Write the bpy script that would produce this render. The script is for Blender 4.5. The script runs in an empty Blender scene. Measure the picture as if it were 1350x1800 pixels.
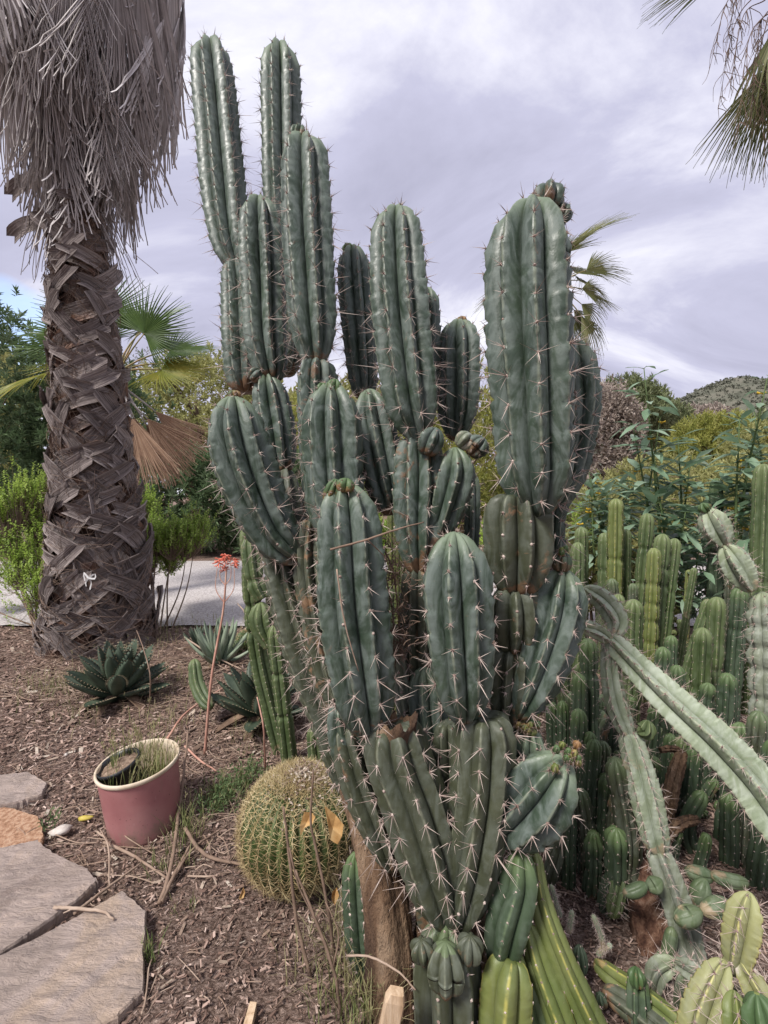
import bpy, math, random
import numpy as np
from mathutils import Matrix, Vector

# ---------------------------------------------------------------- camera, sky, sun, exposure
scene = bpy.context.scene
COL = scene.collection
FPX, CAMH = 800.0, 1.5
PITCH = -math.atan(30.0 / FPX)
cam_d = bpy.data.cameras.new("camera")
cam_d.sensor_fit = 'VERTICAL'
cam_d.sensor_height = 36.0
cam_d.sensor_width = 27.0
cam_d.lens = 36.0 * FPX / 1800.0
cam_d.clip_start = 0.05
cam_d.clip_end = 3000.0
cam = bpy.data.objects.new("camera", cam_d)
cam.location = (0, 0, CAMH)
cam.rotation_euler = (math.radians(90) + PITCH, 0, 0)
COL.objects.link(cam)
scene.camera = cam

SUN_EL, SUN_AZ = math.radians(52), math.radians(224)     # azimuth clockwise from +Y: behind the camera, to the left
world = bpy.data.worlds.new("World")
scene.world = world
world.use_nodes = True
_nt = world.node_tree
_nt.nodes.clear()
def _wn(t, **kw):
    n = _nt.nodes.new(t)
    for k, v in kw.items():
        setattr(n, k, v)
    return n
def _wl(a, b):
    _nt.links.new(a, b)
sky = _wn('ShaderNodeTexSky', sky_type='NISHITA')
sky.sun_disc = False
sky.sun_elevation = SUN_EL
sky.sun_rotation = SUN_AZ
wtc = _wn('ShaderNodeTexCoord')
sep = _wn('ShaderNodeSeparateXYZ')
_wl(wtc.outputs['Generated'], sep.inputs[0])
den = _wn('ShaderNodeMath', operation='MAXIMUM'); den.inputs[1].default_value = 0.0
_wl(sep.outputs['Z'], den.inputs[0])
den2 = _wn('ShaderNodeMath', operation='ADD'); den2.inputs[1].default_value = 0.32
_wl(den.outputs[0], den2.inputs[0])
dvx = _wn('ShaderNodeMath', operation='DIVIDE'); _wl(sep.outputs['X'], dvx.inputs[0]); _wl(den2.outputs[0], dvx.inputs[1])
dvy = _wn('ShaderNodeMath', operation='DIVIDE'); _wl(sep.outputs['Y'], dvy.inputs[0]); _wl(den2.outputs[0], dvy.inputs[1])
cmb = _wn('ShaderNodeCombineXYZ'); _wl(dvx.outputs[0], cmb.inputs[0]); _wl(dvy.outputs[0], cmb.inputs[1])
mp = _wn('ShaderNodeMapping'); mp.inputs['Rotation'].default_value = (0, 0, math.radians(-38))
mp.inputs['Scale'].default_value = (1.1, 1.6, 1.0)
mp.inputs['Location'].default_value = (3.1, 1.2, 0)
_wl(cmb.outputs[0], mp.inputs[0])
cn = _wn('ShaderNodeTexNoise'); cn.inputs['Scale'].default_value = 1.0; cn.inputs['Detail'].default_value = 8.0
cn.inputs['Roughness'].default_value = 0.60; cn.inputs['Distortion'].default_value = 0.7
_wl(mp.outputs[0], cn.inputs['Vector'])
cr = _wn('ShaderNodeValToRGB')
cr.color_ramp.elements[0].position = 0.30; cr.color_ramp.elements[0].color = (0.146, 0.146, 0.190, 1)
cr.color_ramp.elements[1].position = 0.68; cr.color_ramp.elements[1].color = (0.325, 0.324, 0.352, 1)
e = cr.color_ramp.elements.new(0.46); e.color = (0.182, 0.182, 0.234, 1)
_wl(cn.outputs['Fac'], cr.inputs[0])
csc = _wn('ShaderNodeVectorMath', operation='SCALE'); csc.inputs['Scale'].default_value = 10.0
_wl(cr.outputs[0], csc.inputs[0])
# thin spot of the cloud cover low on the left where the blue shows through
dv = _wn('ShaderNodeVectorMath', operation='DOT_PRODUCT')
_d0 = Vector(((15 - 675) / FPX, 1.0, (870 - 608) / FPX)).normalized()
dv.inputs[1].default_value = _d0
_wl(wtc.outputs['Generated'], dv.inputs[0])
gn = _wn('ShaderNodeTexNoise'); gn.inputs['Scale'].default_value = 9.0; gn.inputs['Detail'].default_value = 4.0
_wl(wtc.outputs['Generated'], gn.inputs['Vector'])
ga = _wn('ShaderNodeMath', operation='MULTIPLY_ADD'); ga.inputs[1].default_value = 0.012; _wl(gn.outputs['Fac'], ga.inputs[0]); _wl(dv.outputs['Value'], ga.inputs[2])
gr = _wn('ShaderNodeMapRange'); gr.inputs[1].default_value = 1.0005; gr.inputs[2].default_value = 1.0045
gr.inputs[3].default_value = 1.0; gr.inputs[4].default_value = 0.35
_wl(ga.outputs[0], gr.inputs[0])
wmix = _wn('ShaderNodeMix', data_type='RGBA')
_wl(gr.outputs[0], wmix.inputs[0]); _wl(sky.outputs[0], wmix.inputs[6]); _wl(csc.outputs[0], wmix.inputs[7])
bg = _wn('ShaderNodeBackground'); bg.inputs['Strength'].default_value = 0.1
_wl(wmix.outputs[2], bg.inputs['Color'])
wo = _wn('ShaderNodeOutputWorld'); _wl(bg.outputs[0], wo.inputs[0])

sun_d = bpy.data.lights.new("sun", 'SUN')
sun_d.energy = 1.5
sun_d.angle = math.radians(13)
sun_d.color = (1.0, 0.955, 0.90)
sun = bpy.data.objects.new("sun", sun_d)
_sd = Vector((math.sin(SUN_AZ) * math.cos(SUN_EL), math.cos(SUN_AZ) * math.cos(SUN_EL), math.sin(SUN_EL)))
sun.rotation_euler = _sd.to_track_quat('Z', 'Y').to_euler()
sun.location = (0, 0, 20)
COL.objects.link(sun)
scene.view_settings.view_transform = 'Standard'
scene.view_settings.look = 'None'
scene.view_settings.gamma = 1.0
scene.view_settings.exposure = 1.78
scene.view_settings.use_curve_mapping = False
scene.render.engine = 'CYCLES'
scene.cycles.max_bounces = 5
scene.cycles.diffuse_bounces = 3
scene.cycles.glossy_bounces = 2
scene.cycles.transmission_bounces = 3
scene.cycles.use_denoising = True

# ---------------------------------------------------------------- helpers
FW = np.array([0, math.cos(PITCH), math.sin(PITCH)])
UP = np.array([0, -math.sin(PITCH), math.cos(PITCH)])
RT = np.array([1.0, 0, 0])
CAM = np.array([0, 0, CAMH])
def W(px, py, d):
    """surveyed point: direction in the photograph and distance in metres along the view"""
    return CAM + d * (FW + (px - 675) / FPX * RT + (900 - py) / FPX * UP)
def G(px, py):
    r = FW + (px - 675) / FPX * RT + (900 - py) / FPX * UP
    return CAM + r * (-CAMH / r[2])
def GD(px, d):
    """point of the ground at distance d below image column px"""
    p = W(px, 900, d); p[2] = 0.0
    return p
def norm(v):
    v = np.asarray(v, float)
    return v / (np.linalg.norm(v, axis=-1, keepdims=True) + 1e-12)

def mk(name, V, F, mat, parent=None, org=(0, 0, 0), smooth=False, attrs=None, kind=None):
    """one mesh object from numpy vertices (world) and a list of (M,k) face index arrays"""
    me = mesh_data(name, V, F, mat, org, smooth, attrs)
    return link(name, me, parent, org, kind)
def mesh_data(name, V, F, mat, org=(0, 0, 0), smooth=False, attrs=None):
    V = np.asarray(V, np.float32) - np.asarray(org, np.float32)
    if isinstance(F, np.ndarray):
        F = [F]
    F = [np.asarray(f, np.int32) for f in F if len(f)]
    me = bpy.data.meshes.new(name)
    me.vertices.add(len(V)); me.vertices.foreach_set('co', V.ravel())
    nl = sum(f.size for f in F); npoly = sum(len(f) for f in F)
    me.loops.add(nl); me.loops.foreach_set('vertex_index', np.concatenate([f.ravel() for f in F]))
    st = []; c = 0
    for f in F:
        st.append(c + np.arange(len(f)) * f.shape[1]); c += f.size
    me.polygons.add(npoly); me.polygons.foreach_set('loop_start', np.concatenate(st).astype(np.int32))
    me.update(calc_edges=True)
    me.validate()
    me.polygons.foreach_set('use_smooth', np.full(len(me.polygons), smooth, bool))
    for k, a in (attrs or {}).items():
        at = me.attributes.new(k, 'FLOAT', 'POINT')
        at.data.foreach_set('value', np.asarray(a, np.float32))
    if mat is not None:
        me.materials.append(mat)
    me.update()
    return me
def link(name, me, parent=None, org=(0, 0, 0), kind=None):
    o = bpy.data.objects.new(name, me)
    COL.objects.link(o)
    if parent is not None:
        o.parent = parent
    else:
        o.location = org
    if kind:
        o['kind'] = kind
    return o
def thing(name, label, cat, loc=(0, 0, 0), group=None):
    o = bpy.data.objects.new(name, None)
    COL.objects.link(o)
    o.empty_display_size = 0.1
    o.location = [float(x) for x in loc]
    return tag(o, label, cat, group)
def tag(o, label, cat, group=None):
    o['label'] = label; o['category'] = cat
    if group:
        o['group'] = group
    return o
class Geo:
    """collects pieces that end up as one mesh"""
    def __init__(s): s.V = []; s.F = {}; s.A = []; s.n = 0
    def add(s, V, F, a=0.0):
        V = np.asarray(V, float)
        s.V.append(V)
        for f in (F if isinstance(F, (list, tuple)) else [F]):
            f = np.asarray(f)
            if len(f): s.F.setdefault(f.shape[1], []).append(f + s.n)
        s.A.append(np.broadcast_to(np.asarray(a, float), (len(V),)))
        s.n += len(V)
    def out(s):
        return np.concatenate(s.V), [np.concatenate(v) for v in s.F.values()], {'tone': np.concatenate(s.A)}
    def build(s, name, mat, parent=None, org=(0, 0, 0), smooth=False, kind=None):
        V, F, A = s.out()
        return mk(name, V, F, mat, parent, org, smooth, A, kind)
    def data(s, name, mat, smooth=False):
        V, F, A = s.out()
        return mesh_data(name, V, F, mat, (0, 0, 0), smooth, A)

def catmull(P, n):
    P = np.asarray(P, float)
    if len(P) == 2:
        t = np.linspace(0, 1, n)[:, None]
        return P[0] * (1 - t) + P[1] * t
    Q = np.vstack([2 * P[0] - P[1], P, 2 * P[-1] - P[-2]])
    out = []
    ts = np.linspace(0, len(P) - 1 - 1e-9, n)
    for t in ts:
        i = int(t); u = t - i
        a, b, c, d = Q[i], Q[i + 1], Q[i + 2], Q[i + 3]
        out.append(0.5 * (2 * b + (c - a) * u + (2 * a - 5 * b + 4 * c - d) * u * u + (3 * b - a - 3 * c + d) * u ** 3))
    return np.array(out)
def frames(P):
    T = norm(np.gradient(P, axis=0))
    ref = np.array([0, -1.0, 0]) if abs(T[0][1]) < 0.9 else np.array([1.0, 0, 0])
    N = np.zeros_like(P)
    n = ref - T[0] * ref.dot(T[0]); N[0] = norm(n)
    for i in range(1, len(P)):
        n = N[i - 1] - T[i] * N[i - 1].dot(T[i]); N[i] = norm(n)
    return T, N, np.cross(T, N)
def grid_faces(r, c, wrap=True):
    i = np.arange(r - 1)[:, None]; j = np.arange(c if wrap else c - 1)[None, :]
    a = i * c + j; b = i * c + (j + 1) % c
    return np.stack([a, b, b + c, a + c], -1).reshape(-1, 4)
def tube(pts, rad, sides=6, n=None, jit=0.0, rng=None):
    P = catmull(pts, n or max(2, len(pts) * 4)) if n != 0 else np.asarray(pts, float)
    k = len(P)
    R = np.interp(np.linspace(0, 1, k), np.linspace(0, 1, len(rad)), rad)
    if jit and rng is not None:
        P = P + rng.normal(0, jit, P.shape)
    T, N, B = frames(P)
    th = np.arange(sides) / sides * 2 * math.pi
    ring = np.cos(th)[None, :, None] * N[:, None, :] + np.sin(th)[None, :, None] * B[:, None, :]
    V = P[:, None, :] + ring * R[:, None, None]
    F = grid_faces(k, sides)
    V = np.vstack([V.reshape(-1, 3), P[:1], P[-1:]])
    a = np.arange(sides)
    c0 = np.stack([np.full(sides, k * sides), (a + 1) % sides, a], -1)
    o = (k - 1) * sides
    c1 = np.stack([np.full(sides, k * sides + 1), o + a, o + (a + 1) % sides], -1)
    return V, [F, np.vstack([c0, c1])]

# ---------------------------------------------------------------- materials
def _ramp(nt, fac, cols, pos=None):
    r = nt.nodes.new('ShaderNodeValToRGB')
    el = r.color_ramp.elements
    pos = pos or [i / (len(cols) - 1) for i in range(len(cols))]
    while len(el) < len(cols): el.new(0.5)
    for i, c in enumerate(cols):
        el[i].position = pos[i]; el[i].color = (*c, 1)
    nt.links.new(fac, r.inputs[0])
    return r.outputs[0]
def _noise(nt, scale, detail=3, rough=0.55, stretch=None, dist=0.0, coord='Object', rot=None):
    tc = nt.nodes.new('ShaderNodeTexCoord')
    src = tc.outputs[coord]
    if stretch or rot:
        m = nt.nodes.new('ShaderNodeMapping')
        if stretch: m.inputs['Scale'].default_value = stretch
        if rot: m.inputs['Rotation'].default_value = rot
        nt.links.new(src, m.inputs[0]); src = m.outputs[0]
    n = nt.nodes.new('ShaderNodeTexNoise')
    n.inputs['Scale'].default_value = scale; n.inputs['Detail'].default_value = detail
    n.inputs['Roughness'].default_value = rough; n.inputs['Distortion'].default_value = dist
    nt.links.new(src, n.inputs['Vector'])
    return n.outputs['Fac']
def _math(nt, op, a, b=None, clamp=False):
    m = nt.nodes.new('ShaderNodeMath'); m.operation = op; m.use_clamp = clamp
    for i, x in enumerate((a, b)):
        if x is None: continue
        if isinstance(x, (int, float)): m.inputs[i].default_value = x
        else: nt.links.new(x, m.inputs[i])
    return m.outputs[0]
def _range(nt, v, a, b, c=0.0, d=1.0):
    m = nt.nodes.new('ShaderNodeMapRange'); m.interpolation_type = 'SMOOTHSTEP'
    nt.links.new(v, m.inputs[0])
    for i, x in enumerate((a, b, c, d)): m.inputs[i + 1].default_value = x
    return m.outputs[0]
def _mix(nt, fac, a, b):
    m = nt.nodes.new('ShaderNodeMix'); m.data_type = 'RGBA'
    for i, x in ((0, fac), (6, a), (7, b)):
        if isinstance(x, tuple): m.inputs[i].default_value = (*x, 1)
        elif isinstance(x, (int, float)): m.inputs[i].default_value = x
        else: nt.links.new(x, m.inputs[i])
    return m.outputs[2]
def _attr(nt, name):
    a = nt.nodes.new('ShaderNodeAttribute'); a.attribute_name = name
    return a.outputs['Fac']
def _objrand(nt):
    return nt.nodes.new('ShaderNodeObjectInfo').outputs['Random']
def _bump(nt, h, strength, dist):
    b = nt.nodes.new('ShaderNodeBump'); b.inputs['Strength'].default_value = strength; b.inputs['Distance'].default_value = dist
    nt.links.new(h, b.inputs['Height'])
    return b.outputs[0]
def new_mat(name):
    m = bpy.data.materials.new(name); m.use_nodes = True
    nt = m.node_tree
    return m, nt, nt.nodes['Principled BSDF']
def mat_simple(name, cols, scale=8, rough=0.8, bump=0.0, bscale=None, bdist=0.01, tone=0.0, objr=0.0, stretch=None,
               detail=4, pos=None, spec=0.3, coord='Object', dist=0.0, transl=0.0):
    """noise (plus each piece's own tone) through a colour ramp"""
    m, nt, p = new_mat(name)
    f = _noise(nt, scale, detail, stretch=stretch, coord=coord, dist=dist)
    f = _range(nt, f, 0.25, 0.75)
    w = 1 - tone - objr
    f = _math(nt, 'MULTIPLY', f, w)
    if tone: f = _math(nt, 'ADD', f, _math(nt, 'MULTIPLY', _attr(nt, 'tone'), tone))
    if objr: f = _math(nt, 'ADD', f, _math(nt, 'MULTIPLY', _objrand(nt), objr))
    c = _ramp(nt, f, cols, pos)
    nt.links.new(c, p.inputs['Base Color'])
    p.inputs['Roughness'].default_value = rough
    p.inputs['Specular IOR Level'].default_value = spec
    if bump:
        h = _noise(nt, bscale or scale * 4, 5, 0.65, stretch=stretch, coord=coord)
        nt.links.new(_bump(nt, h, bump, bdist), p.inputs['Normal'])
    if transl:
        t = nt.nodes.new('ShaderNodeBsdfTranslucent'); nt.links.new(c, t.inputs[0])
        mx = nt.nodes.new('ShaderNodeMixShader'); mx.inputs[0].default_value = transl
        nt.links.new(p.outputs[0], mx.inputs[1]); nt.links.new(t.outputs[0], mx.inputs[2])
        nt.links.new(mx.outputs[0], nt.nodes['Material Output'].inputs[0])
    return m
def mat_cactus(name, cA, cB, bloom, tip, crest, cork, crest_amt=0.2, bloom_amt=0.5, rough=0.5):
    m, nt, p = new_mat(name)
    n1 = _range(nt, _noise(nt, 7, 4), 0.3, 0.7)
    n2 = _range(nt, _noise(nt, 17, 5, 0.6, stretch=(1, 1, 0.4), dist=2.2), 0.36, 0.68)
    n3 = _noise(nt, 16, 5, 0.65, dist=0.6)
    n4 = _noise(nt, 150, 3, 0.6)
    rib = _attr(nt, 'rib'); al = _attr(nt, 'along'); age = _attr(nt, 'age')
    c = _mix(nt, n1, cA, cB)
    c = _mix(nt, _math(nt, 'MULTIPLY', _objrand(nt), 0.35), c, cA)
    fl = _math(nt, 'MULTIPLY', n2, bloom_amt)
    c = _mix(nt, fl, c, bloom)
    c = _mix(nt, _math(nt, 'MULTIPLY', _math(nt, 'MULTIPLY', _range(nt, rib, 0.84, 1.0), crest_amt), _range(nt, _noise(nt, 40, 3), 0.3, 0.62)), c, crest)  # pale crest lines: painted-in ridge light on the main cactus, skin colour elsewhere
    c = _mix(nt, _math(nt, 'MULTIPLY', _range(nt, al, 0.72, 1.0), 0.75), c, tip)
    # corky bark: old stem ends and scattered scars
    th = _math(nt, 'ADD', n3, _math(nt, 'ADD', _math(nt, 'MULTIPLY', age, 0.42), 0.055))
    th = _math(nt, 'ADD', th, _range(nt, al, 0.24, 0.0, 0.0, 0.22))
    ck = _range(nt, th, 0.71, 0.83)
    ckc = _mix(nt, n1, cork, (cork[0] * 1.7, cork[1] * 1.75, cork[2] * 1.8))
    c = _mix(nt, ck, c, ckc)
    # pinhead pale scars
    c = _mix(nt, _math(nt, 'MULTIPLY', _range(nt, n4, 0.70, 0.74), 0.5), c, (0.30, 0.24, 0.17))
    nt.links.new(c, p.inputs['Base Color'])
    nt.links.new(_range(nt, n2, 0, 1, rough - 0.06, rough + 0.16), p.inputs['Roughness'])
    p.inputs['Specular IOR Level'].default_value = 0.35
    h = _math(nt, 'ADD', _noise(nt, 45, 4, 0.6), _math(nt, 'MULTIPLY', ck, 0.6))
    nt.links.new(_bump(nt, h, 0.35, 0.004), p.inputs['Normal'])
    return m

MAT = {}
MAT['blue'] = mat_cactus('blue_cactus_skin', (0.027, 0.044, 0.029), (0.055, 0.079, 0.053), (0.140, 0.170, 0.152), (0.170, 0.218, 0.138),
                         (0.20, 0.225, 0.165), (0.11, 0.066, 0.038), 0.8, 0.75, 0.45)  # light crest colour imitates light caught along the spiny ridges
MAT['olive'] = mat_cactus('olive_cactus_skin', (0.040, 0.047, 0.026), (0.066, 0.073, 0.044), (0.110, 0.124, 0.098), (0.11, 0.15, 0.07),
                          (0.19, 0.20, 0.14), (0.14, 0.085, 0.048), 0.65, 0.6)
MAT['green'] = mat_cactus('green_cactus_skin', (0.046, 0.072, 0.026), (0.085, 0.115, 0.044), (0.130, 0.160, 0.092), (0.135, 0.170, 0.068),
                          (0.27, 0.31, 0.14), (0.12, 0.10, 0.055), 0.75, 0.35)
MAT['lime'] = mat_cactus('yellow_green_cactus_skin', (0.085, 0.115, 0.030), (0.145, 0.165, 0.050), (0.18, 0.20, 0.10), (0.16, 0.19, 0.065),
                         (0.42, 0.38, 0.10), (0.20, 0.14, 0.06), 0.75, 0.3)
MAT['dark'] = mat_cactus('dark_green_cactus_skin', (0.032, 0.052, 0.028), (0.058, 0.086, 0.047), (0.105, 0.135, 0.098), (0.105, 0.155, 0.056),
                         (0.14, 0.19, 0.10), (0.09, 0.06, 0.035), 0.6, 0.4)
MAT['pale'] = mat_cactus('pale_cactus_skin', (0.170, 0.210, 0.130), (0.260, 0.300, 0.205), (0.40, 0.44, 0.37), (0.30, 0.34, 0.21),
                         (0.40, 0.43, 0.29), (0.25, 0.20, 0.13), 0.65, 0.6)
MAT['yellow'] = mat_cactus('sunburnt_yellow_cactus_skin', (0.19, 0.20, 0.085), (0.28, 0.27, 0.12), (0.27, 0.28, 0.19), (0.28, 0.29, 0.13),
                           (0.55, 0.50, 0.19), (0.30, 0.26, 0.22), 0.8, 0.45)
MAT['grey'] = mat_cactus('grey_wrinkled_cactus_skin', (0.13, 0.15, 0.10), (0.20, 0.22, 0.16), (0.28, 0.30, 0.26), (0.22, 0.26, 0.15),
                         (0.30, 0.31, 0.24), (0.25, 0.21, 0.16), 0.4, 0.6)
MAT['bud'] = mat_cactus('young_shoot_skin', (0.052, 0.095, 0.034), (0.085, 0.135, 0.052), (0.11, 0.155, 0.09), (0.20, 0.22, 0.06),
                        (0.13, 0.19, 0.07), (0.16, 0.09, 0.04), 0.3, 0.3)
MAT['spine'] = mat_simple('spines', [(0.055, 0.032, 0.025), (0.22, 0.15, 0.125), (0.47, 0.385, 0.335), (0.62, 0.545, 0.49)], 60, 0.55, tone=0.85)
MAT['gold_spine'] = mat_simple('golden_spines', [(0.085, 0.052, 0.030), (0.235, 0.165, 0.085), (0.44, 0.345, 0.175), (0.62, 0.53, 0.33)], 40, 0.5, tone=0.8)
MAT['bark'] = mat_simple('woody_base', [(0.047, 0.028, 0.020), (0.125, 0.074, 0.043), (0.218, 0.144, 0.090), (0.281, 0.211, 0.148)], 9, 0.92, 1.0, 42, 0.03, detail=8,
                         stretch=(1, 1, 0.3), dist=0.6)
MAT['twig'] = mat_simple('dry_twig', [(0.10, 0.065, 0.045), (0.24, 0.165, 0.12), (0.40, 0.31, 0.24)], 20, 0.85, 0.5, 80, 0.004, tone=0.65)
def _boot_mat():
    m, nt, p = new_mat('weathered_leaf_base')
    cx = nt.nodes.new('ShaderNodeCombineXYZ')
    nt.links.new(_math(nt, 'MULTIPLY', _attr(nt, 'across'), 9.0), cx.inputs[0]); nt.links.new(_math(nt, 'MULTIPLY', _attr(nt, 'along'), 1.6), cx.inputs[1])
    nt.links.new(_math(nt, 'MULTIPLY', _objrand(nt), 60.0), cx.inputs[2])
    n = nt.nodes.new('ShaderNodeTexNoise'); n.inputs['Scale'].default_value = 1.0; n.inputs['Detail'].default_value = 6; n.inputs['Roughness'].default_value = 0.65; n.inputs['Distortion'].default_value = 0.4
    nt.links.new(cx.outputs[0], n.inputs['Vector'])
    f = _math(nt, 'MULTIPLY', _range(nt, n.outputs['Fac'], 0.28, 0.72), 0.55)
    f = _math(nt, 'ADD', f, _math(nt, 'MULTIPLY', _attr(nt, 'tone'), 0.33)); f = _math(nt, 'ADD', f, _math(nt, 'MULTIPLY', _objrand(nt), 0.16))
    c = _ramp(nt, f, [(0.020, 0.015, 0.014), (0.100, 0.081, 0.075), (0.250, 0.210, 0.195), (0.52, 0.455, 0.42)])
    pat = _range(nt, _noise(nt, 3.3, 4, 0.6), 0.50, 0.66)
    c = _mix(nt, _math(nt, 'MULTIPLY', pat, _range(nt, _attr(nt, 'along'), 0.75, 0.1, 0.0, 0.75)), c, (0.28, 0.145, 0.09))
    nt.links.new(c, p.inputs['Base Color']); p.inputs['Roughness'].default_value = 0.88; p.inputs['Specular IOR Level'].default_value = 0.25
    h = _math(nt, 'ADD', n.outputs['Fac'], _math(nt, 'MULTIPLY', _noise(nt, 70, 3), 0.25))
    nt.links.new(_bump(nt, h, 1.0, 0.022), p.inputs['Normal'])
    return m
MAT['boot'] = _boot_mat()
MAT['palmcore'] = mat_simple('palm_trunk_core', [(0.020, 0.012, 0.010), (0.075, 0.042, 0.030), (0.21, 0.11, 0.07)], 7, 0.95, 1.0, 30, 0.03)
MAT['fibre'] = mat_simple('palm_fibre', [(0.05, 0.033, 0.025), (0.15, 0.10, 0.075), (0.26, 0.19, 0.145)], 20, 0.9, tone=0.8)
MAT['skirt'] = mat_simple('dead_frond', [(0.16, 0.14, 0.135), (0.42, 0.385, 0.37), (0.62, 0.58, 0.565), (0.74, 0.71, 0.70)], 4, 0.85, 0.3, 60, 0.004,
                          tone=0.55, objr=0.2, detail=4, transl=0.12)
MAT['tan_frond'] = mat_simple('withered_frond', [(0.187, 0.110, 0.072), (0.418, 0.275, 0.187), (0.616, 0.451, 0.330)], 4, 0.8, tone=0.55, objr=0.15, transl=0.15)
MAT['palm_leaf'] = mat_simple('palm_leaf', [(0.040, 0.081, 0.023), (0.086, 0.149, 0.037), (0.161, 0.236, 0.063)], 3, 0.45, tone=0.5, objr=0.2, transl=0.28, spec=0.4)
MAT['palm_leaf_yellow'] = mat_simple('yellowing_palm_leaf', [(0.09, 0.12, 0.02), (0.21, 0.22, 0.03), (0.34, 0.27, 0.045)], 3, 0.5, tone=0.5, transl=0.3)
MAT['palm_leaf_dry'] = mat_simple('drying_palm_leaf', [(0.072, 0.091, 0.033), (0.156, 0.169, 0.065), (0.325, 0.286, 0.143)], 3, 0.55, tone=0.6, objr=0.2, transl=0.25)
MAT['petiole'] = mat_simple('leaf_stalk', [(0.12, 0.13, 0.04), (0.25, 0.20, 0.08), (0.32, 0.20, 0.10)], 4, 0.5)
def leafmat(name, cols, tr=0.25, rough=0.5):
    return mat_simple(name, cols, 1.2, rough, tone=0.62, transl=tr, spec=0.35, detail=2)
MAT['oleander'] = leafmat('oleander_leaf', [(0.058, 0.098, 0.044), (0.127, 0.189, 0.088), (0.240, 0.305, 0.182)])
MAT['baccharis'] = leafmat('bright_small_leaf', [(0.188, 0.288, 0.050), (0.338, 0.475, 0.088), (0.488, 0.600, 0.150)], 0.45)
MAT['olive_leaf'] = leafmat('olive_green_leaf', [(0.211, 0.224, 0.086), (0.396, 0.396, 0.165), (0.554, 0.541, 0.264)], 0.42)
MAT['grey_leaf'] = leafmat('grey_green_leaf', [(0.12, 0.125, 0.10), (0.20, 0.205, 0.165), (0.28, 0.28, 0.24)])
MAT['yellow_leaf'] = leafmat('yellow_green_leaf', [(0.198, 0.231, 0.059), (0.370, 0.383, 0.106), (0.528, 0.502, 0.185)], 0.42)
MAT['brown_leaf'] = leafmat('brown_twiggy_leaf', [(0.220, 0.178, 0.149), (0.363, 0.303, 0.259), (0.473, 0.413, 0.358)], 0.25)
MAT['pine_leaf'] = leafmat('pine_needle', [(0.100, 0.125, 0.062), (0.181, 0.213, 0.103), (0.288, 0.312, 0.163)], 0.25)
MAT['tobacco_leaf'] = leafmat('grey_green_broad_leaf', [(0.107, 0.183, 0.103), (0.197, 0.296, 0.190), (0.378, 0.470, 0.364)], 0.36, 0.42)
MAT['flower_yellow'] = mat_simple('yellow_flower', [(0.55, 0.36, 0.03), (0.75, 0.55, 0.06)], 8, 0.6, transl=0.3)
MAT['coral'] = mat_simple('coral_flower', [(0.55, 0.11, 0.065), (0.75, 0.20, 0.13), (0.80, 0.34, 0.25)], 30, 0.6, tone=0.7, transl=0.2)
MAT['stalk'] = mat_simple('flower_stalk', [(0.30, 0.15, 0.11), (0.45, 0.24, 0.18), (0.50, 0.32, 0.24)], 14, 0.7)
MAT['agave'] = mat_simple('agave_leaf', [(0.030, 0.046, 0.030), (0.056, 0.078, 0.052), (0.095, 0.120, 0.082)], 8, 0.5, 0.2, 40, 0.004, objr=0.25, stretch=(1, 1, 1))
MAT['aloe'] = mat_simple('pale_aloe_leaf', [(0.10, 0.14, 0.09), (0.18, 0.23, 0.16), (0.27, 0.31, 0.23)], 8, 0.55, 0.2, 40, 0.004, objr=0.25)
MAT['agave_dry'] = mat_simple('withered_agave_leaf', [(0.07, 0.045, 0.03), (0.17, 0.11, 0.075), (0.28, 0.20, 0.13)], 10, 0.85, objr=0.3)
MAT['thorn'] = mat_simple('leaf_teeth', [(0.10, 0.075, 0.045), (0.22, 0.18, 0.12)], 30, 0.6)
MAT['grass'] = mat_simple('grass_blade', [(0.09, 0.13, 0.035), (0.17, 0.21, 0.075), (0.31, 0.29, 0.14), (0.42, 0.36, 0.22)], 6, 0.6, tone=0.8, transl=0.3)
MAT['weed'] = mat_simple('weed_leaf', [(0.055, 0.095, 0.035), (0.11, 0.165, 0.06), (0.18, 0.23, 0.11)], 6, 0.6, tone=0.8, transl=0.3)
MAT['chip'] = mat_simple('mulch_chip', [(0.055, 0.032, 0.024), (0.177, 0.113, 0.087), (0.366, 0.259, 0.210), (0.611, 0.488, 0.421)], 9, 0.9, 0.4, 60, 0.003, tone=0.8)
MAT['dry_leaf'] = mat_simple('dry_orange_leaf', [(0.32, 0.17, 0.06), (0.52, 0.31, 0.12), (0.60, 0.42, 0.20)], 18, 0.7, 0.4, 50, 0.004, transl=0.2)
MAT['litter'] = mat_simple('old_leaf_litter', [(0.075, 0.045, 0.030), (0.17, 0.11, 0.08), (0.34, 0.27, 0.21), (0.5, 0.45, 0.38)], 12, 0.85, tone=0.85)
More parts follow.
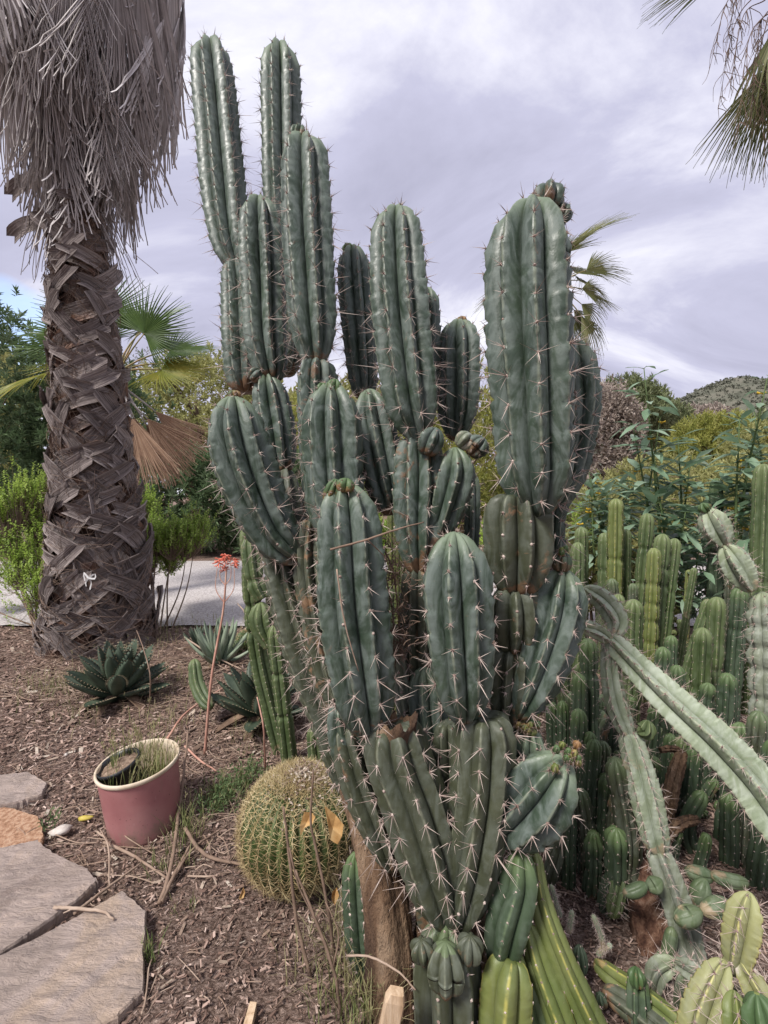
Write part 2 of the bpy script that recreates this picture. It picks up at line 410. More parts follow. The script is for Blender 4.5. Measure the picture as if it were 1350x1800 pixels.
def _pot_mat():
    m, nt, p = new_mat('mauve_pot_plastic')
    c = _ramp(nt, _range(nt, _noise(nt, 4, 5), 0.3, 0.7), [(0.275, 0.110, 0.110), (0.330, 0.142, 0.140), (0.385, 0.190, 0.180)])
    tc = nt.nodes.new('ShaderNodeTexCoord'); sp = nt.nodes.new('ShaderNodeSeparateXYZ'); nt.links.new(tc.outputs['Object'], sp.inputs[0])
    st = _math(nt, 'ADD', _noise(nt, 14, 6, 0.7, stretch=(1, 1, 0.45)), _range(nt, sp.outputs['Z'], 0.13, 0.0, 0.0, 0.22))
    c = _mix(nt, _math(nt, 'MULTIPLY', _range(nt, st, 0.60, 0.78), 0.75), c, (0.23, 0.165, 0.125))
    c = _mix(nt, _range(nt, _noise(nt, 95, 2, 0.5), 0.71, 0.74), c, (0.12, 0.055, 0.05))
    c = _mix(nt, _math(nt, 'MULTIPLY', _range(nt, _noise(nt, 30, 5, 0.7, stretch=(2, 2, 0.3)), 0.62, 0.75), 0.35), c, (0.50, 0.36, 0.33))
    nt.links.new(c, p.inputs['Base Color']); p.inputs['Roughness'].default_value = 0.62; p.inputs['Specular IOR Level'].default_value = 0.3
    nt.links.new(_bump(nt, _noise(nt, 90, 4), 0.2, 0.002), p.inputs['Normal'])
    return m
MAT['pot'] = _pot_mat()
MAT['pot_rim'] = mat_simple('cream_pot_rim', [(0.42, 0.33, 0.23), (0.56, 0.46, 0.34), (0.62, 0.53, 0.42)], 14, 0.65, 0.2, 60, 0.003)
MAT['black_pot'] = mat_simple('black_nursery_plastic', [(0.010, 0.011, 0.013), (0.022, 0.023, 0.026)], 20, 0.42, spec=0.5)
MAT['soil'] = mat_simple('dry_soil', [(0.10, 0.065, 0.045), (0.22, 0.155, 0.11), (0.36, 0.27, 0.20)], 40, 0.95, 0.8, 120, 0.01)
MAT['fruit'] = mat_simple('yellow_fruit', [(0.40, 0.32, 0.05), (0.55, 0.45, 0.10)], 20, 0.5)
MAT['rock'] = mat_simple('pale_rock', [(0.36, 0.31, 0.27), (0.52, 0.47, 0.42), (0.62, 0.58, 0.53)], 20, 0.9, 0.5, 60, 0.006)
MAT['stake'] = mat_simple('raw_wood', [(0.36, 0.24, 0.14), (0.52, 0.38, 0.25), (0.60, 0.47, 0.33)], 10, 0.8, 0.5, 60, 0.003, stretch=(6, 6, 0.6))
MAT['ribbon'] = mat_simple('white_ribbon', [(0.40, 0.39, 0.38), (0.58, 0.57, 0.56)], 20, 0.6)
MAT['redbark'] = mat_simple('red_rotten_wood', [(0.035, 0.016, 0.011), (0.105, 0.050, 0.032), (0.21, 0.115, 0.075), (0.33, 0.22, 0.16)], 34, 0.95, 1.0, 70, 0.03, stretch=(1, 1, 0.3), detail=7)
MAT['pad'] = mat_cactus('pad_skin', (0.055, 0.085, 0.040), (0.095, 0.125, 0.060), (0.16, 0.19, 0.13), (0.10, 0.13, 0.06), (0.10, 0.13, 0.06), (0.17, 0.13, 0.08), 0.1, 0.5)
MAT['woody'] = mat_simple('shrub_wood', [(0.075, 0.050, 0.035), (0.17, 0.12, 0.085), (0.26, 0.20, 0.15)], 14, 0.9, tone=0.5)
MAT['houseroof'] = mat_simple('terracotta_roof', [(0.22, 0.10, 0.07), (0.34, 0.18, 0.13)], 2, 0.9)
MAT['housewall'] = mat_simple('pale_house_wall', [(0.42, 0.40, 0.38), (0.55, 0.53, 0.50)], 2, 0.9)
MAT['greyroof'] = mat_simple('grey_roof', [(0.30, 0.29, 0.30), (0.42, 0.41, 0.42)], 2, 0.9)
MAT['glass'] = mat_simple('window_glass', [(0.02, 0.025, 0.03), (0.04, 0.045, 0.05)], 2, 0.15, spec=0.6)
MAT['hillscrub'] = mat_simple('hill_scrub_leaf', [(0.080, 0.088, 0.066), (0.125, 0.130, 0.098), (0.17, 0.17, 0.135)], 0.05, 0.9, tone=0.7)
def _ground_mat():
    m, nt, p = new_mat('mulch_ground')
    a = _noise(nt, 55, 5, 0.7, stretch=(1, 1.6, 1), dist=1.0)
    b = _noise(nt, 1.1, 4)
    c = _ramp(nt, _range(nt, a, 0.3, 0.72), [(0.045, 0.028, 0.021), (0.135, 0.090, 0.070), (0.265, 0.190, 0.155), (0.40, 0.31, 0.26)])
    c = _mix(nt, _math(nt, 'MULTIPLY', _range(nt, b, 0.45, 0.7), 0.45), c, (0.25, 0.17, 0.125))
    nt.links.new(c, p.inputs['Base Color']); p.inputs['Roughness'].default_value = 0.95
    p.inputs['Specular IOR Level'].default_value = 0.2
    nt.links.new(_bump(nt, a, 1.0, 0.02), p.inputs['Normal'])
    return m
def _road_mat():
    m, nt, p = new_mat('worn_asphalt')
    a = _noise(nt, 38, 4, 0.75)
    b = _noise(nt, 0.6, 4)
    c = _ramp(nt, _range(nt, a, 0.32, 0.68), [(0.22, 0.198, 0.190), (0.42, 0.387, 0.375), (0.58, 0.548, 0.535)])
    c = _mix(nt, _math(nt, 'MULTIPLY', _range(nt, b, 0.4, 0.7), 0.3), c, (0.27, 0.23, 0.21))
    nt.links.new(c, p.inputs['Base Color']); p.inputs['Roughness'].default_value = 0.9
    nt.links.new(_bump(nt, a, 0.6, 0.01), p.inputs['Normal'])
    return m
def _stone_mat():
    m, nt, p = new_mat('sandstone_slab')
    a = _noise(nt, 2.6, 6, 0.62, dist=1.0)
    l = _noise(nt, 11, 7, 0.72, stretch=(1.0, 2.8, 1), dist=0.35, rot=(0, 0, math.radians(-38)))
    f = _noise(nt, 120, 4, 0.75)
    d = _noise(nt, 6, 5, 0.7)
    c = _ramp(nt, _range(nt, a, 0.3, 0.7), [(0.31, 0.245, 0.205), (0.42, 0.335, 0.292), (0.45, 0.34, 0.255)])
    c = _mix(nt, _math(nt, 'MULTIPLY', _range(nt, l, 0.48, 0.62), 0.5), c, (0.205, 0.165, 0.150))
    c = _mix(nt, _math(nt, 'MULTIPLY', _range(nt, d, 0.56, 0.72), 0.55), c, (0.17, 0.125, 0.10))
    c = _mix(nt, _math(nt, 'MULTIPLY', _range(nt, f, 0.58, 0.75), 0.45), c, (0.46, 0.40, 0.37))
    nt.links.new(c, p.inputs['Base Color']); p.inputs['Roughness'].default_value = 0.88
    h = _math(nt, 'ADD', l, _math(nt, 'MULTIPLY', f, 0.15))
    nt.links.new(_bump(nt, h, 1.0, 0.03), p.inputs['Normal'])
    return m
MAT['ground'] = _ground_mat(); MAT['road'] = _road_mat(); MAT['stone'] = _stone_mat()
MAT['granite'] = mat_simple('decomposed_granite', [(0.22, 0.115, 0.065), (0.36, 0.21, 0.13), (0.46, 0.31, 0.21)], 60, 0.95, 0.8, 120, 0.008)

rng = np.random.default_rng(7)
# ---------------------------------------------------------------- ground
def vnoise(x, y, seed=0):
    """cheap smooth noise from sines"""
    r = np.random.default_rng(seed); z = 0
    for k in range(7):
        a = r.uniform(0, 2 * math.pi); f = 2 ** (k * 0.55)
        z = z + np.sin((x * math.cos(a) + y * math.sin(a)) * f + r.uniform(0, 6.28)) / (f ** 0.8)
    return z / 2.6
def ground_z(x, y):
    near = np.clip((6.0 - np.hypot(x, y - 1.5)) / 3.0, 0, 1)
    z = near * (0.012 * vnoise(x * 3, y * 3, 1) + 0.006 * vnoise(x * 14, y * 14, 2))
    z = z + near * 0.05 * np.clip(vnoise(x * 1.2 + 2, y * 1.2, 5), 0, 1) * np.clip((y - 2.2) / 1.5, 0, 1)
    z = z - np.clip((1.0 - np.hypot((x + 1.55) / 0.95, (y - 1.55) / 0.75)) * 4, 0, 1) * 0.02 * near     # pressed flat under the slabs
    return z - 0.02 * np.clip((np.abs(y - 7.8) < 3.2) * 1.0, 0, 1)
far = np.geomspace(5.2, 1500, 26)
xs = np.concatenate([-far[::-1], np.arange(-5.0, 5.01, 0.06), far])
ys = np.concatenate([-np.geomspace(1.4, 1200, 12)[::-1], np.arange(-1.0, 5.4, 0.055), np.geomspace(5.6, 1600, 30)])
X, Y = np.meshgrid(xs, ys)
Z = ground_z(X, Y)
g = mk('ground', np.stack([X, Y, Z], -1).reshape(-1, 3), grid_faces(len(ys), len(xs), False), MAT['ground'], smooth=True, kind='structure')

# road: a band of worn paving behind the planting, its edges ragged
rx = np.concatenate([-np.geomspace(8, 400, 14)[::-1], np.linspace(-7.9, 9.9, 180), np.geomspace(10, 400, 14)])
e0 = 5.15 + 0.05 * vnoise(rx * 3, rx, 3) + 0.03 * vnoise(rx * 13, rx, 4) - 0.0 * rx
e1 = 10.3 + 0.08 * vnoise(rx * 2, rx, 6)
rows = [e0 + (e1 - e0) * t for t in np.linspace(0, 1, 9)]
V = np.stack([np.stack([rx, r, np.full_like(rx, 0.006)], -1) for r in rows]).reshape(-1, 3)
mk('road', V, grid_faces(9, len(rx), False), MAT['road'], kind='structure')

def poly_slab(px, thick, mat, name, parent, top, jag=0.0022, sub=9, seed=0, org=(0, 0, 0)):
    """a split stone: ragged outline, chamfered edge, uneven top"""
    r = np.random.default_rng(seed)
    P = np.array([G(*p) for p in px])
    out = []
    for i in range(len(P)):
        a, b = P[i], P[(i + 1) % len(P)]
        for k in range(sub):
            q = a + (b - a) * k / sub
            out.append(q + np.array([*r.normal(0, jag, 2), 0]))
    out = np.array(out); c = out.mean(0); n = len(out)
    rings = []
    for s, z in ((1.0, top - thick), (1.0, top - 0.008), (0.985, top), (0.8, top), (0.5, top), (0.2, top)):
        q = c + (out - c) * s; q[:, 2] = z + (0.002 * vnoise(q[:, 0] * 9, q[:, 1] * 9, seed) if s < 1 else 0)
        rings.append(q)
    V = np.vstack(rings + [[c[0], c[1], top]])
    a = np.arange(n)
    return mk(name, V, [grid_faces(6, n), np.stack([5 * n + a, 5 * n + (a + 1) % n, np.full(n, 6 * n)], -1)], mat, parent, org=org)
PATH_O = np.array([-1.6, 1.7, 0.0])
path = poly_slab([(-260, 1385), (20, 1425), (70, 1440), (78, 1475), (60, 1510), (-40, 1560), (-300, 1600)], 0.03, MAT['granite'], 'path', None, 0.014, seed=3, org=PATH_O)
path['kind'] = 'structure'
STONES = [[(-150, 1385), (0, 1371), (50, 1366), (84, 1386), (74, 1406), (30, 1420), (-150, 1452)],
          [(-200, 1545), (0, 1503), (66, 1489), (93, 1512), (152, 1540), (172, 1561), (148, 1586), (70, 1645), (0, 1691), (-220, 1790)],
          [(-240, 1830), (0, 1699), (97, 1650), (167, 1612), (216, 1582), (257, 1617), (253, 1761), (205, 1806), (100, 1880), (-250, 2050)]]
for i, s in enumerate(STONES):
    poly_slab(s, 0.05, MAT['stone'], 'flagstone', path, 0.030 + 0.004 * i, seed=10 + i, org=PATH_O)

# ---------------------------------------------------------------- distant hill, houses
hx = np.linspace(-50, 420, 120); hy = np.linspace(240, 520, 50)
HX, HY = np.meshgrid(hx, hy)
def hill_z(x, y):
    a = 675 + x / 395.0 * 800
    crest = np.interp(a, [500, 800, 950, 1080, 1160, 1205, 1245, 1275, 1330, 1420, 1520], [0, 8, 32, 62, 76, 85, 95, 101, 103, 102, 96]) + 2.2 * vnoise(x * 0.05, y * 0.05, 9)
    prof = np.clip((y - 245) / 150, 0, 1); prof = prof * prof * (3 - 2 * prof)
    return np.maximum(crest, 0) * prof * (1 - 0.5 * np.clip((y - 420) / 100, 0, 1)) + 2.5 * vnoise(x * 0.12, y * 0.12, 8) * prof - 1.0
HZ = hill_z(HX, HY)
MAT['hill'] = mat_simple('hill_ground', [(0.085, 0.090, 0.066), (0.120, 0.122, 0.092), (0.16, 0.15, 0.118)], 0.09, 0.95, 1.0, 0.4, 2.0)
mk('hill', np.stack([HX, HY, HZ], -1).reshape(-1, 3), grid_faces(len(hy), len(hx), False), MAT['hill'], smooth=True, kind='structure')

def leaf_cards(C, D, Nn, L, Wd, fold=0.25, tone=None, curve=0.0):
    """leaf blades with a midrib fold: C base points, D directions, Nn normals, L lengths, Wd widths"""
    n = len(C); D = norm(D)
    S = norm(np.cross(D, Nn)); U = np.cross(S, D)
    L = np.broadcast_to(L, n)[:, None]; Wd = np.broadcast_to(Wd, n)[:, None]
    mid = C + D * L * 0.45
    v = np.stack([C, mid + S * Wd * 0.5 + U * Wd * fold * 1.6, C + D * L - U * L * curve, mid - S * Wd * 0.5 + U * Wd * fold * 1.6], 1).reshape(-1, 3)
    i = np.arange(n)[:, None] * 4
    F = np.concatenate([i + np.array([[0, 1, 2]]), i + np.array([[0, 2, 3]])])
    t = np.repeat(tone if tone is not None else np.zeros(n), 4)
    return v, F, t
def rand_dir(r, n):
    return norm(r.normal(size=(n, 3)))
# scrub over the hill: one mass
n = 10000
px_, py_ = rng.uniform(-40, 415, n), rng.uniform(250, 420, n)
C = np.stack([px_, py_, hill_z(px_, py_)], -1)
G_ = Geo()
sz = rng.uniform(0.8, 2.2, n)
for k in range(6):
    d = rand_dir(rng, n); d[:, 2] = np.abs(d[:, 2]) + 0.3
    v, F, t = leaf_cards(C + rng.normal(0, 0.5, (n, 3)) * sz[:, None] * 0.5, d, rand_dir(rng, n), sz * rng.uniform(0.6, 1.0, n), sz * 0.8, 0.2, rng.uniform(0, 1, n))
    G_.add(v, F, t)
sc_ = G_.build('hill_scrub', MAT['hillscrub'], kind='stuff')
tag(sc_, 'grey green scrub covering the far hillside', 'scrub')

def house(px, py, d, w, h, dep, roofm, label, rise):
    b = W(px, py, d); b[2] = 0; o = thing('house', label, 'house', b, 'houses below the hill')
    zt = W(px, py, d)[2]
    x0, x1, y0, y1 = b[0] - w / 2, b[0] + w / 2, b[1], b[1] + dep
    def box(x0, x1, y0, y1, z0, z1):
        V = np.array([[x, y, z] for z in (z0, z1) for y in (y0, y1) for x in (x0, x1)])
        return V, np.array([[0, 1, 5, 4], [1, 3, 7, 5], [3, 2, 6, 7], [2, 0, 4, 6], [4, 5, 7, 6], [0, 2, 3, 1]])
    V, F = box(x0, x1, y0, y1, 0, zt - rise)
    mk('wall', V, F, MAT['housewall'], o, b)
    e = 0.5; za = zt - rise + 0.02; ym = (y0 + y1) / 2
    V = np.array([[x0 - e, y0 - e, za], [x1 + e, y0 - e, za], [x1 + e, y1 + e, za], [x0 - e, y1 + e, za], [x0 - e, ym, zt], [x1 + e, ym, zt],
                  [x0 - e, y0 - e, za - 0.15], [x1 + e, y0 - e, za - 0.15], [x1 + e, y1 + e, za - 0.15], [x0 - e, y1 + e, za - 0.15]])
    mk('roof', V, [np.array([[0, 1, 5, 4], [2, 3, 4, 5], [0, 6, 7, 1], [1, 7, 8, 2], [2, 8, 9, 3], [3, 9, 6, 0]]), np.array([[0, 4, 3], [1, 2, 5]])], roofm, o, b)
    for k in (-0.3, 0.25):
        V, F = box(b[0] + k * w - 0.6, b[0] + k * w + 0.6, y0 - 0.05, y0 - 0.01, (zt - rise) * 0.35, (zt - rise) * 0.8)
        mk('window', V, F, MAT['glass'], o, b)
house(1124, 822, 62, 5.5, 4, 6, MAT['houseroof'], 'small pale house with a terracotta roof among the far trees', 1.0)
house(1128, 866, 34, 3.4, 3, 4, MAT['greyroof'], 'low shed with a grey roof behind the flowering shrub', 0.35)

# ---------------------------------------------------------------- trees and shrubs
def limbs(G_, r, base, top, r0, n, spread, sides=6):
    """tapered trunk with limbs; returns limb tips"""
    base = np.asarray(base, float); top = np.asarray(top, float)
    mid = (base + top) / 2 + r.normal(0, 0.06, 3) * np.linalg.norm(top - base)
    v, f = tube([base, mid, top], [r0, r0 * 0.7, r0 * 0.3], sides)
    tk = mk('trunk', v, f, MAT['woody'], G_, base, True, {'tone': np.full(len(v), 0.4)})
    tips = [top]
    for k in range(n):
        t = r.uniform(0.3, 0.95); q = base * (1 - t) ** 2 + 2 * mid * t * (1 - t) + top * t * t
        d = r.normal(size=3) * spread; d[2] = abs(d[2]) * 0.7 + 0.25 * np.mean(spread)
        e = q + d
        v, f = tube([q, q + d * 0.5 + np.array([0, 0, 0.08]) * np.linalg.norm(d), e], [r0 * 0.42, r0 * 0.25, r0 * 0.1], 5)
        mk('limb', v, f, MAT['woody'], tk, base, True, {'tone': np.full(len(v), r.uniform(0, 1))})
        tips.append(e)
    return tips
def tree(name, label, cat, base, centre, radii, shoots, per, leaf, mat, seed, group=None, r0=0.08, axis_up=0.5, whorl=0.9, nl=9, lump=0.35,
         fill=0.55, shoot_len=None, droop=0.0, fold=0.25, twigs=True, tipmat=None):
    """shrub or tree: trunk with limbs, crown of leafy shoots spread through an uneven, lumpy volume"""
    r = np.random.default_rng(seed); shoots = int(shoots * 0.82)
    base = np.asarray(base, float); centre = np.asarray(centre, float); radii = np.asarray(radii, float)
    o = thing(name, label, cat, base, group)
    # lumps make the outline uneven
    nl_ = 16
    ld = rand_dir(r, nl_); ls = r.uniform(-0.25, 0.45, nl_)
    d = rand_dir(r, shoots)
    rad = 1.0 + (np.exp(6 * (d @ ld.T - 1)) * ls).sum(1)
    rad = rad * (fill + (1 - fill) * r.uniform(0, 1, shoots) ** 0.6) * r.uniform(0.86, 1.1, shoots)
    C = centre + d * radii * rad[:, None]
    C[:, 2] = np.maximum(C[:, 2], 0.06)
    ax = norm(d * (1 - axis_up) + np.array([0, 0, 1.0]) * axis_up + r.normal(0, 0.25, (shoots, 3)))
    ax[:, 2] -= droop; ax = norm(ax)
    sl = shoot_len or leaf[0] * 1.2
    tb = np.clip(0.5 + 0.25 * r.normal(size=shoots), 0, 1)
    Gl = Geo(); Gw = Geo()
    for k in range(per):
        t = (k + r.uniform(0, 1, shoots)) / per
        perp = norm(np.cross(ax, rand_dir(r, shoots)))
        ang = whorl * (1.15 - 0.75 * t)
        D = norm(ax * np.cos(ang)[:, None] + perp * np.sin(ang)[:, None])
        P = C + ax * (t * sl)[:, None]
        v, F, tn = leaf_cards(P, D, ax + 0.3 * r.normal(size=(shoots, 3)), leaf[0] * r.uniform(0.75, 1.3, shoots), leaf[1] * r.uniform(1.0, 1.5, shoots),
                              fold, np.clip(tb + r.normal(0, 0.17, shoots), 0, 1), 0.08)
        Gl.add(v, F, tn)
    limbs(o, r, base, centre + np.array([0, 0, radii[2] * 0.3]), r0, nl, radii * 0.55)
    if twigs:
        m = min(shoots, 260)
        st = norm(centre - C[:m]) * (sl * 1.6) + np.array([0, 0, -sl * 0.5])
        for i in range(m):
            v, f = tube([C[i] + st[i], C[i] + ax[i] * sl * 0.9], [r0 * 0.05 + 0.001, 0.001], 3, n=2); Gw.add(v, f, r.uniform(0, 1))
    if Gw.n: Gw.build('twigs', MAT['woody'], o, base, False, 'stuff')
    Gl.build('crown', mat, o, base, False, 'stuff')
    return o

hedge = 'oleander shrubs beyond the road'
for (px, d, cy, rx_, rz_, s, lab) in (
        (-10, 11.6, 760, 1.9, 1.75, 1, 'large dark green oleander at the left edge behind the palm trunk'),
        (150, 12.4, 800, 1.7, 1.45, 2, 'dark oleander directly behind the thick palm trunk'),
        (335, 11.6, 880, 1.55, 1.30, 3, 'dark oleander right of the palm trunk under the withered fronds'),
        (480, 12.0, 885, 1.5, 1.25, 4, 'oleander behind the leftmost curved cactus arm')):
    b = GD(px, d); c = W(px, cy, d)
    tree('oleander_shrub', lab, 'shrub', b, c, (rx_, 1.1, max(rz_, c[2] - 0.1)), 1050, 13, (0.20, 0.036), MAT['oleander'], 20 + s, hedge, 0.07, whorl=1.15, shoot_len=0.15)
def by_px(px, d, cy): return GD(px, d), W(px, cy, d)
b, c = by_px(345, 17, 735)
tree('broad_tree', 'rounded olive green tree behind the withered palm fronds', 'tree', b, c, (2.6, 1.8, 2.1), 2200, 9, (0.16, 0.06), MAT['olive_leaf'], 31, None, 0.16, whorl=1.2, shoot_len=0.25)
b, c = by_px(330, 26, 668)
tree('sparse_tree', 'thin grey tree rising above the rounded olive green tree', 'tree', b, c, (2.9, 1.6, 1.3), 420, 7, (0.16, 0.05), MAT['grey_leaf'], 32, None, 0.14, whorl=1.3, nl=16, shoot_len=0.3)
b, c = by_px(560, 15.5, 815)
tree('yellowish_shrub', 'yellow green shrub seen between the cactus stems left of centre', 'shrub', b, c, (2.0, 1.4, 2.0), 1700, 9, (0.17, 0.045), MAT['yellow_leaf'], 33, None, 0.1, shoot_len=0.25)
b, c = by_px(810, 15, 800)
tree('yellowish_shrub', 'tall yellow green shrub seen left of the biggest cactus stem', 'shrub', b, c, (1.9, 1.4, 2.3), 1800, 9, (0.18, 0.04), MAT['yellow_leaf'], 34, None, 0.1, shoot_len=0.28)
b, c = by_px(975, 13, 960)
tree('grassy_shrub', 'low green shrub behind the right cactus stack', 'shrub', b, c, (2.2, 1.2, 1.0), 1300, 9, (0.17, 0.035), MAT['baccharis'], 35, None, 0.06, shoot_len=0.25)
b, c = by_px(690, 12.5, 985)
tree('grassy_shrub', 'low green shrub behind the middle cactus stems', 'shrub', b, c, (2.2, 1.0, 0.9), 1100, 9, (0.17, 0.04), MAT['baccharis'], 36, None, 0.06, shoot_len=0.25)
# right background
b, c = by_px(1062, 30, 790)
tree('brown_tree', 'brownish bare tree behind the biggest cactus stem', 'tree', b, c, (3.0, 2.0, 3.9), 3300, 8, (0.26, 0.09), MAT['brown_leaf'], 41, None, 0.16, whorl=1.3, nl=16, shoot_len=0.5)
b, c = by_px(1112, 46, 730)
tree('pine_tree', 'dark green pine on the skyline left of the hill', 'tree', b, c, (3.4, 2.5, 3.6), 2300, 9, (0.42, 0.09), MAT['pine_leaf'], 42, None, 0.25, axis_up=0.7, shoot_len=0.5, lump=0.6)
b, c = by_px(1235, 62, 762)
tree('brown_tree', 'dull brown tree below the hill slope', 'tree', b, c, (5.2, 3.0, 4.0), 2300, 8, (0.5, 0.17), MAT['brown_leaf'], 43, None, 0.25, whorl=1.3, shoot_len=0.7)
b, c = by_px(1170, 52, 770)
tree('dark_tree', 'dark green round tree between the pine and the brown tree', 'tree', b, c, (3.0, 2.2, 3.0), 1700, 8, (0.42, 0.14), MAT['pine_leaf'], 44, None, 0.2, shoot_len=0.6)
b, c = by_px(1255, 27, 800)
tree('yellow_tree', 'yellow green feathery tree in the right background', 'tree', b, c, (2.5, 1.8, 2.3), 2600, 9, (0.26, 0.06), MAT['yellow_leaf'], 45, None, 0.14, shoot_len=0.4)
b, c = by_px(1350, 22, 835)
tree('olive_tree', 'olive green tree cut by the right edge of the picture', 'tree', b, c, (2.2, 1.6, 2.3), 2000, 9, (0.2, 0.06), MAT['olive_leaf'], 46, None, 0.14, shoot_len=0.35)
b, c = by_px(1160, 24, 870)
tree('low_shrub', 'low olive shrub hiding the foot of the small house', 'shrub', b, c, (2.9, 1.5, 1.5), 1500, 9, (0.19, 0.06), MAT['olive_leaf'], 47, None, 0.1, shoot_len=0.3)
b, c = by_px(1300, 14, 900)
tree('low_shrub', 'grey green shrub behind the right hand cactus columns', 'shrub', b, c, (2.6, 1.3, 1.35), 1500, 9, (0.15, 0.05), MAT['olive_leaf'], 48, None, 0.08, shoot_len=0.25)
for k_, (px_s, d_s, cy_s, w_s, h_s, lab_s) in enumerate(((1235, 4.9, 1020, 0.55, 0.42, 'low leafy shrub behind the pair of dark tipped columns'), (1330, 4.9, 1030, 0.5, 0.5, 'low leafy shrub at the right edge above the road'),
                                       (1130, 5.0, 1050, 0.35, 0.28, 'low leafy shrub behind the knobbly jointed columns'), (1045, 5.0, 1010, 0.34, 0.32, 'low leafy shrub behind the tallest yellow green columns'))):
    b, c = by_px(px_s, d_s, cy_s)
    tree('leafy_shrub', lab_s, 'shrub', b, c, (w_s, 0.3, h_s), 330, 9, (0.075, 0.03), MAT['tobacco_leaf'] if k_ < 2 else MAT['olive_leaf'], 90 + k_, 'low leafy shrubs by the road', 0.02, shoot_len=0.1)
b, c = by_px(1060, 12.5, 940)
tree('low_shrub', 'leafy shrub behind the yellow green cactus clump', 'shrub', b, c, (1.3, 1.0, 1.0), 900, 9, (0.16, 0.05), MAT['olive_leaf'], 49, None, 0.07, shoot_len=0.25)
# far belt on the left and middle that closes the horizon
for i, (px, d, cy, rx_, rz_, lab) in enumerate(((-60, 30, 760, 5.5, 4.2, 'far green tree at the left horizon'), (620, 34, 800, 6.0, 4.5, 'far tree behind the middle cactus stems'),
                                                (900, 38, 815, 6.0, 4.0, 'far tree behind the big cactus stem'), (450, 33, 805, 6.0, 3.8, 'far tree behind the leftmost cactus stems'))):
    b, c = by_px(px, d, cy)
    tree('far_tree', lab, 'tree', b, c, (rx_, 3.0, rz_), 2300, 7, (0.42, 0.16), MAT['olive_leaf'], 60 + i, 'far trees on the horizon', 0.25, shoot_len=0.7, twigs=False)
b, c = by_px(1340, 90, 800)
tree('far_tree', 'far dark tree under the hill at the right edge', 'tree', b, c, (14, 4, 6), 2600, 7, (0.9, 0.35), MAT['pine_leaf'], 66, 'far trees on the horizon', 0.3, shoot_len=1.3, twigs=False)

def stemmy_bush(name, label, base, tips, mat, seed, shoots, spread, leaf, per=16, rise=0.16):
    """bush of thin upright stems, leafy towards the ends"""
    r = np.random.default_rng(seed)
    base = np.asarray(base, float)
    o = thing(name, label, 'bush', base, None)
    Gw, Gl = Geo(), Geo()
    for t in tips:
        t = np.asarray(t, float)
        b0 = base + np.array([*r.normal(0, 0.05, 2), 0])
        mid = b0 * 0.45 + t * 0.55 + r.normal(0, 0.05, 3) - np.array([0, 0, 0.08])
        v, f = tube([b0, mid, t], [0.010, 0.007, 0.003], 5); Gw.add(v, f, r.uniform(0, 1))
        C = t + r.normal(0, 1, (shoots, 3)) * np.array(spread)
        ax = norm(np.array([0, 0, 1.0]) + (C - t) * 1.2 + r.normal(0, 0.25, (shoots, 3)))
        for i in range(0, shoots, 1):
            q = mid * 0.5 + t * 0.5
            v, f = tube([q + (C[i] - q) * 0.2, C[i], C[i] + ax[i] * rise], [0.0035, 0.002, 0.001], 3, n=4); Gw.add(v, f, r.uniform(0, 1))
        tb = np.clip(0.5 + 0.22 * r.normal(size=shoots), 0, 1)
        for k in range(per):
            u = (k + r.uniform(0, 1, shoots)) / per
            perp = norm(np.cross(ax, rand_dir(r, shoots)))
            D = norm(ax * 0.45 + perp * 0.9)
            v, F, tn = leaf_cards(C + ax * (u * rise * 1.15 - 0.03)[:, None], D, ax + 0.5 * np.array([0, 0, 1.0]), leaf[0] * r.uniform(0.6, 1.2, shoots), leaf[1], 0.1,
                                  np.clip(tb + r.normal(0, 0.18, shoots), 0, 1))
            Gl.add(v, F, tn)
    Gw.build('stems', MAT['woody'], o, base, False, 'stuff'); Gl.build('foliage', mat, o, base, False, 'stuff')
    return o
d = 5.6
stemmy_bush('bright_bush', 'bright green bush left of the palm trunk at the left edge', GD(60, 5.0),
            [W(x, y, d + q) for x, y, q in ((5, 905, 0), (40, 880, .1), (75, 925, .2), (20, 960, 0), (60, 990, -.1), (90, 950, .2), (30, 1010, -.2), (-40, 930, .2), (-60, 990, 0), (70, 1040, -.4), (85, 870, .3))],
            MAT['baccharis'], 71, 130, (0.11, 0.11, 0.12), (0.034, 0.017), per=20)
stemmy_bush('bright_bush', 'bright green bush between the palm trunk and the coral flower', GD(283, 5.0),
            [W(x, y, 5.4 + q) for x, y, q in ((255, 900, 0.3), (245, 950, 0.2), (280, 945, 0), (305, 950, -.1), (330, 950, .1), (300, 985, 0), (265, 985, .1), (345, 940, .2))],
            MAT['baccharis'], 72, 120, (0.085, 0.09, 0.085), (0.034, 0.017), per=20)

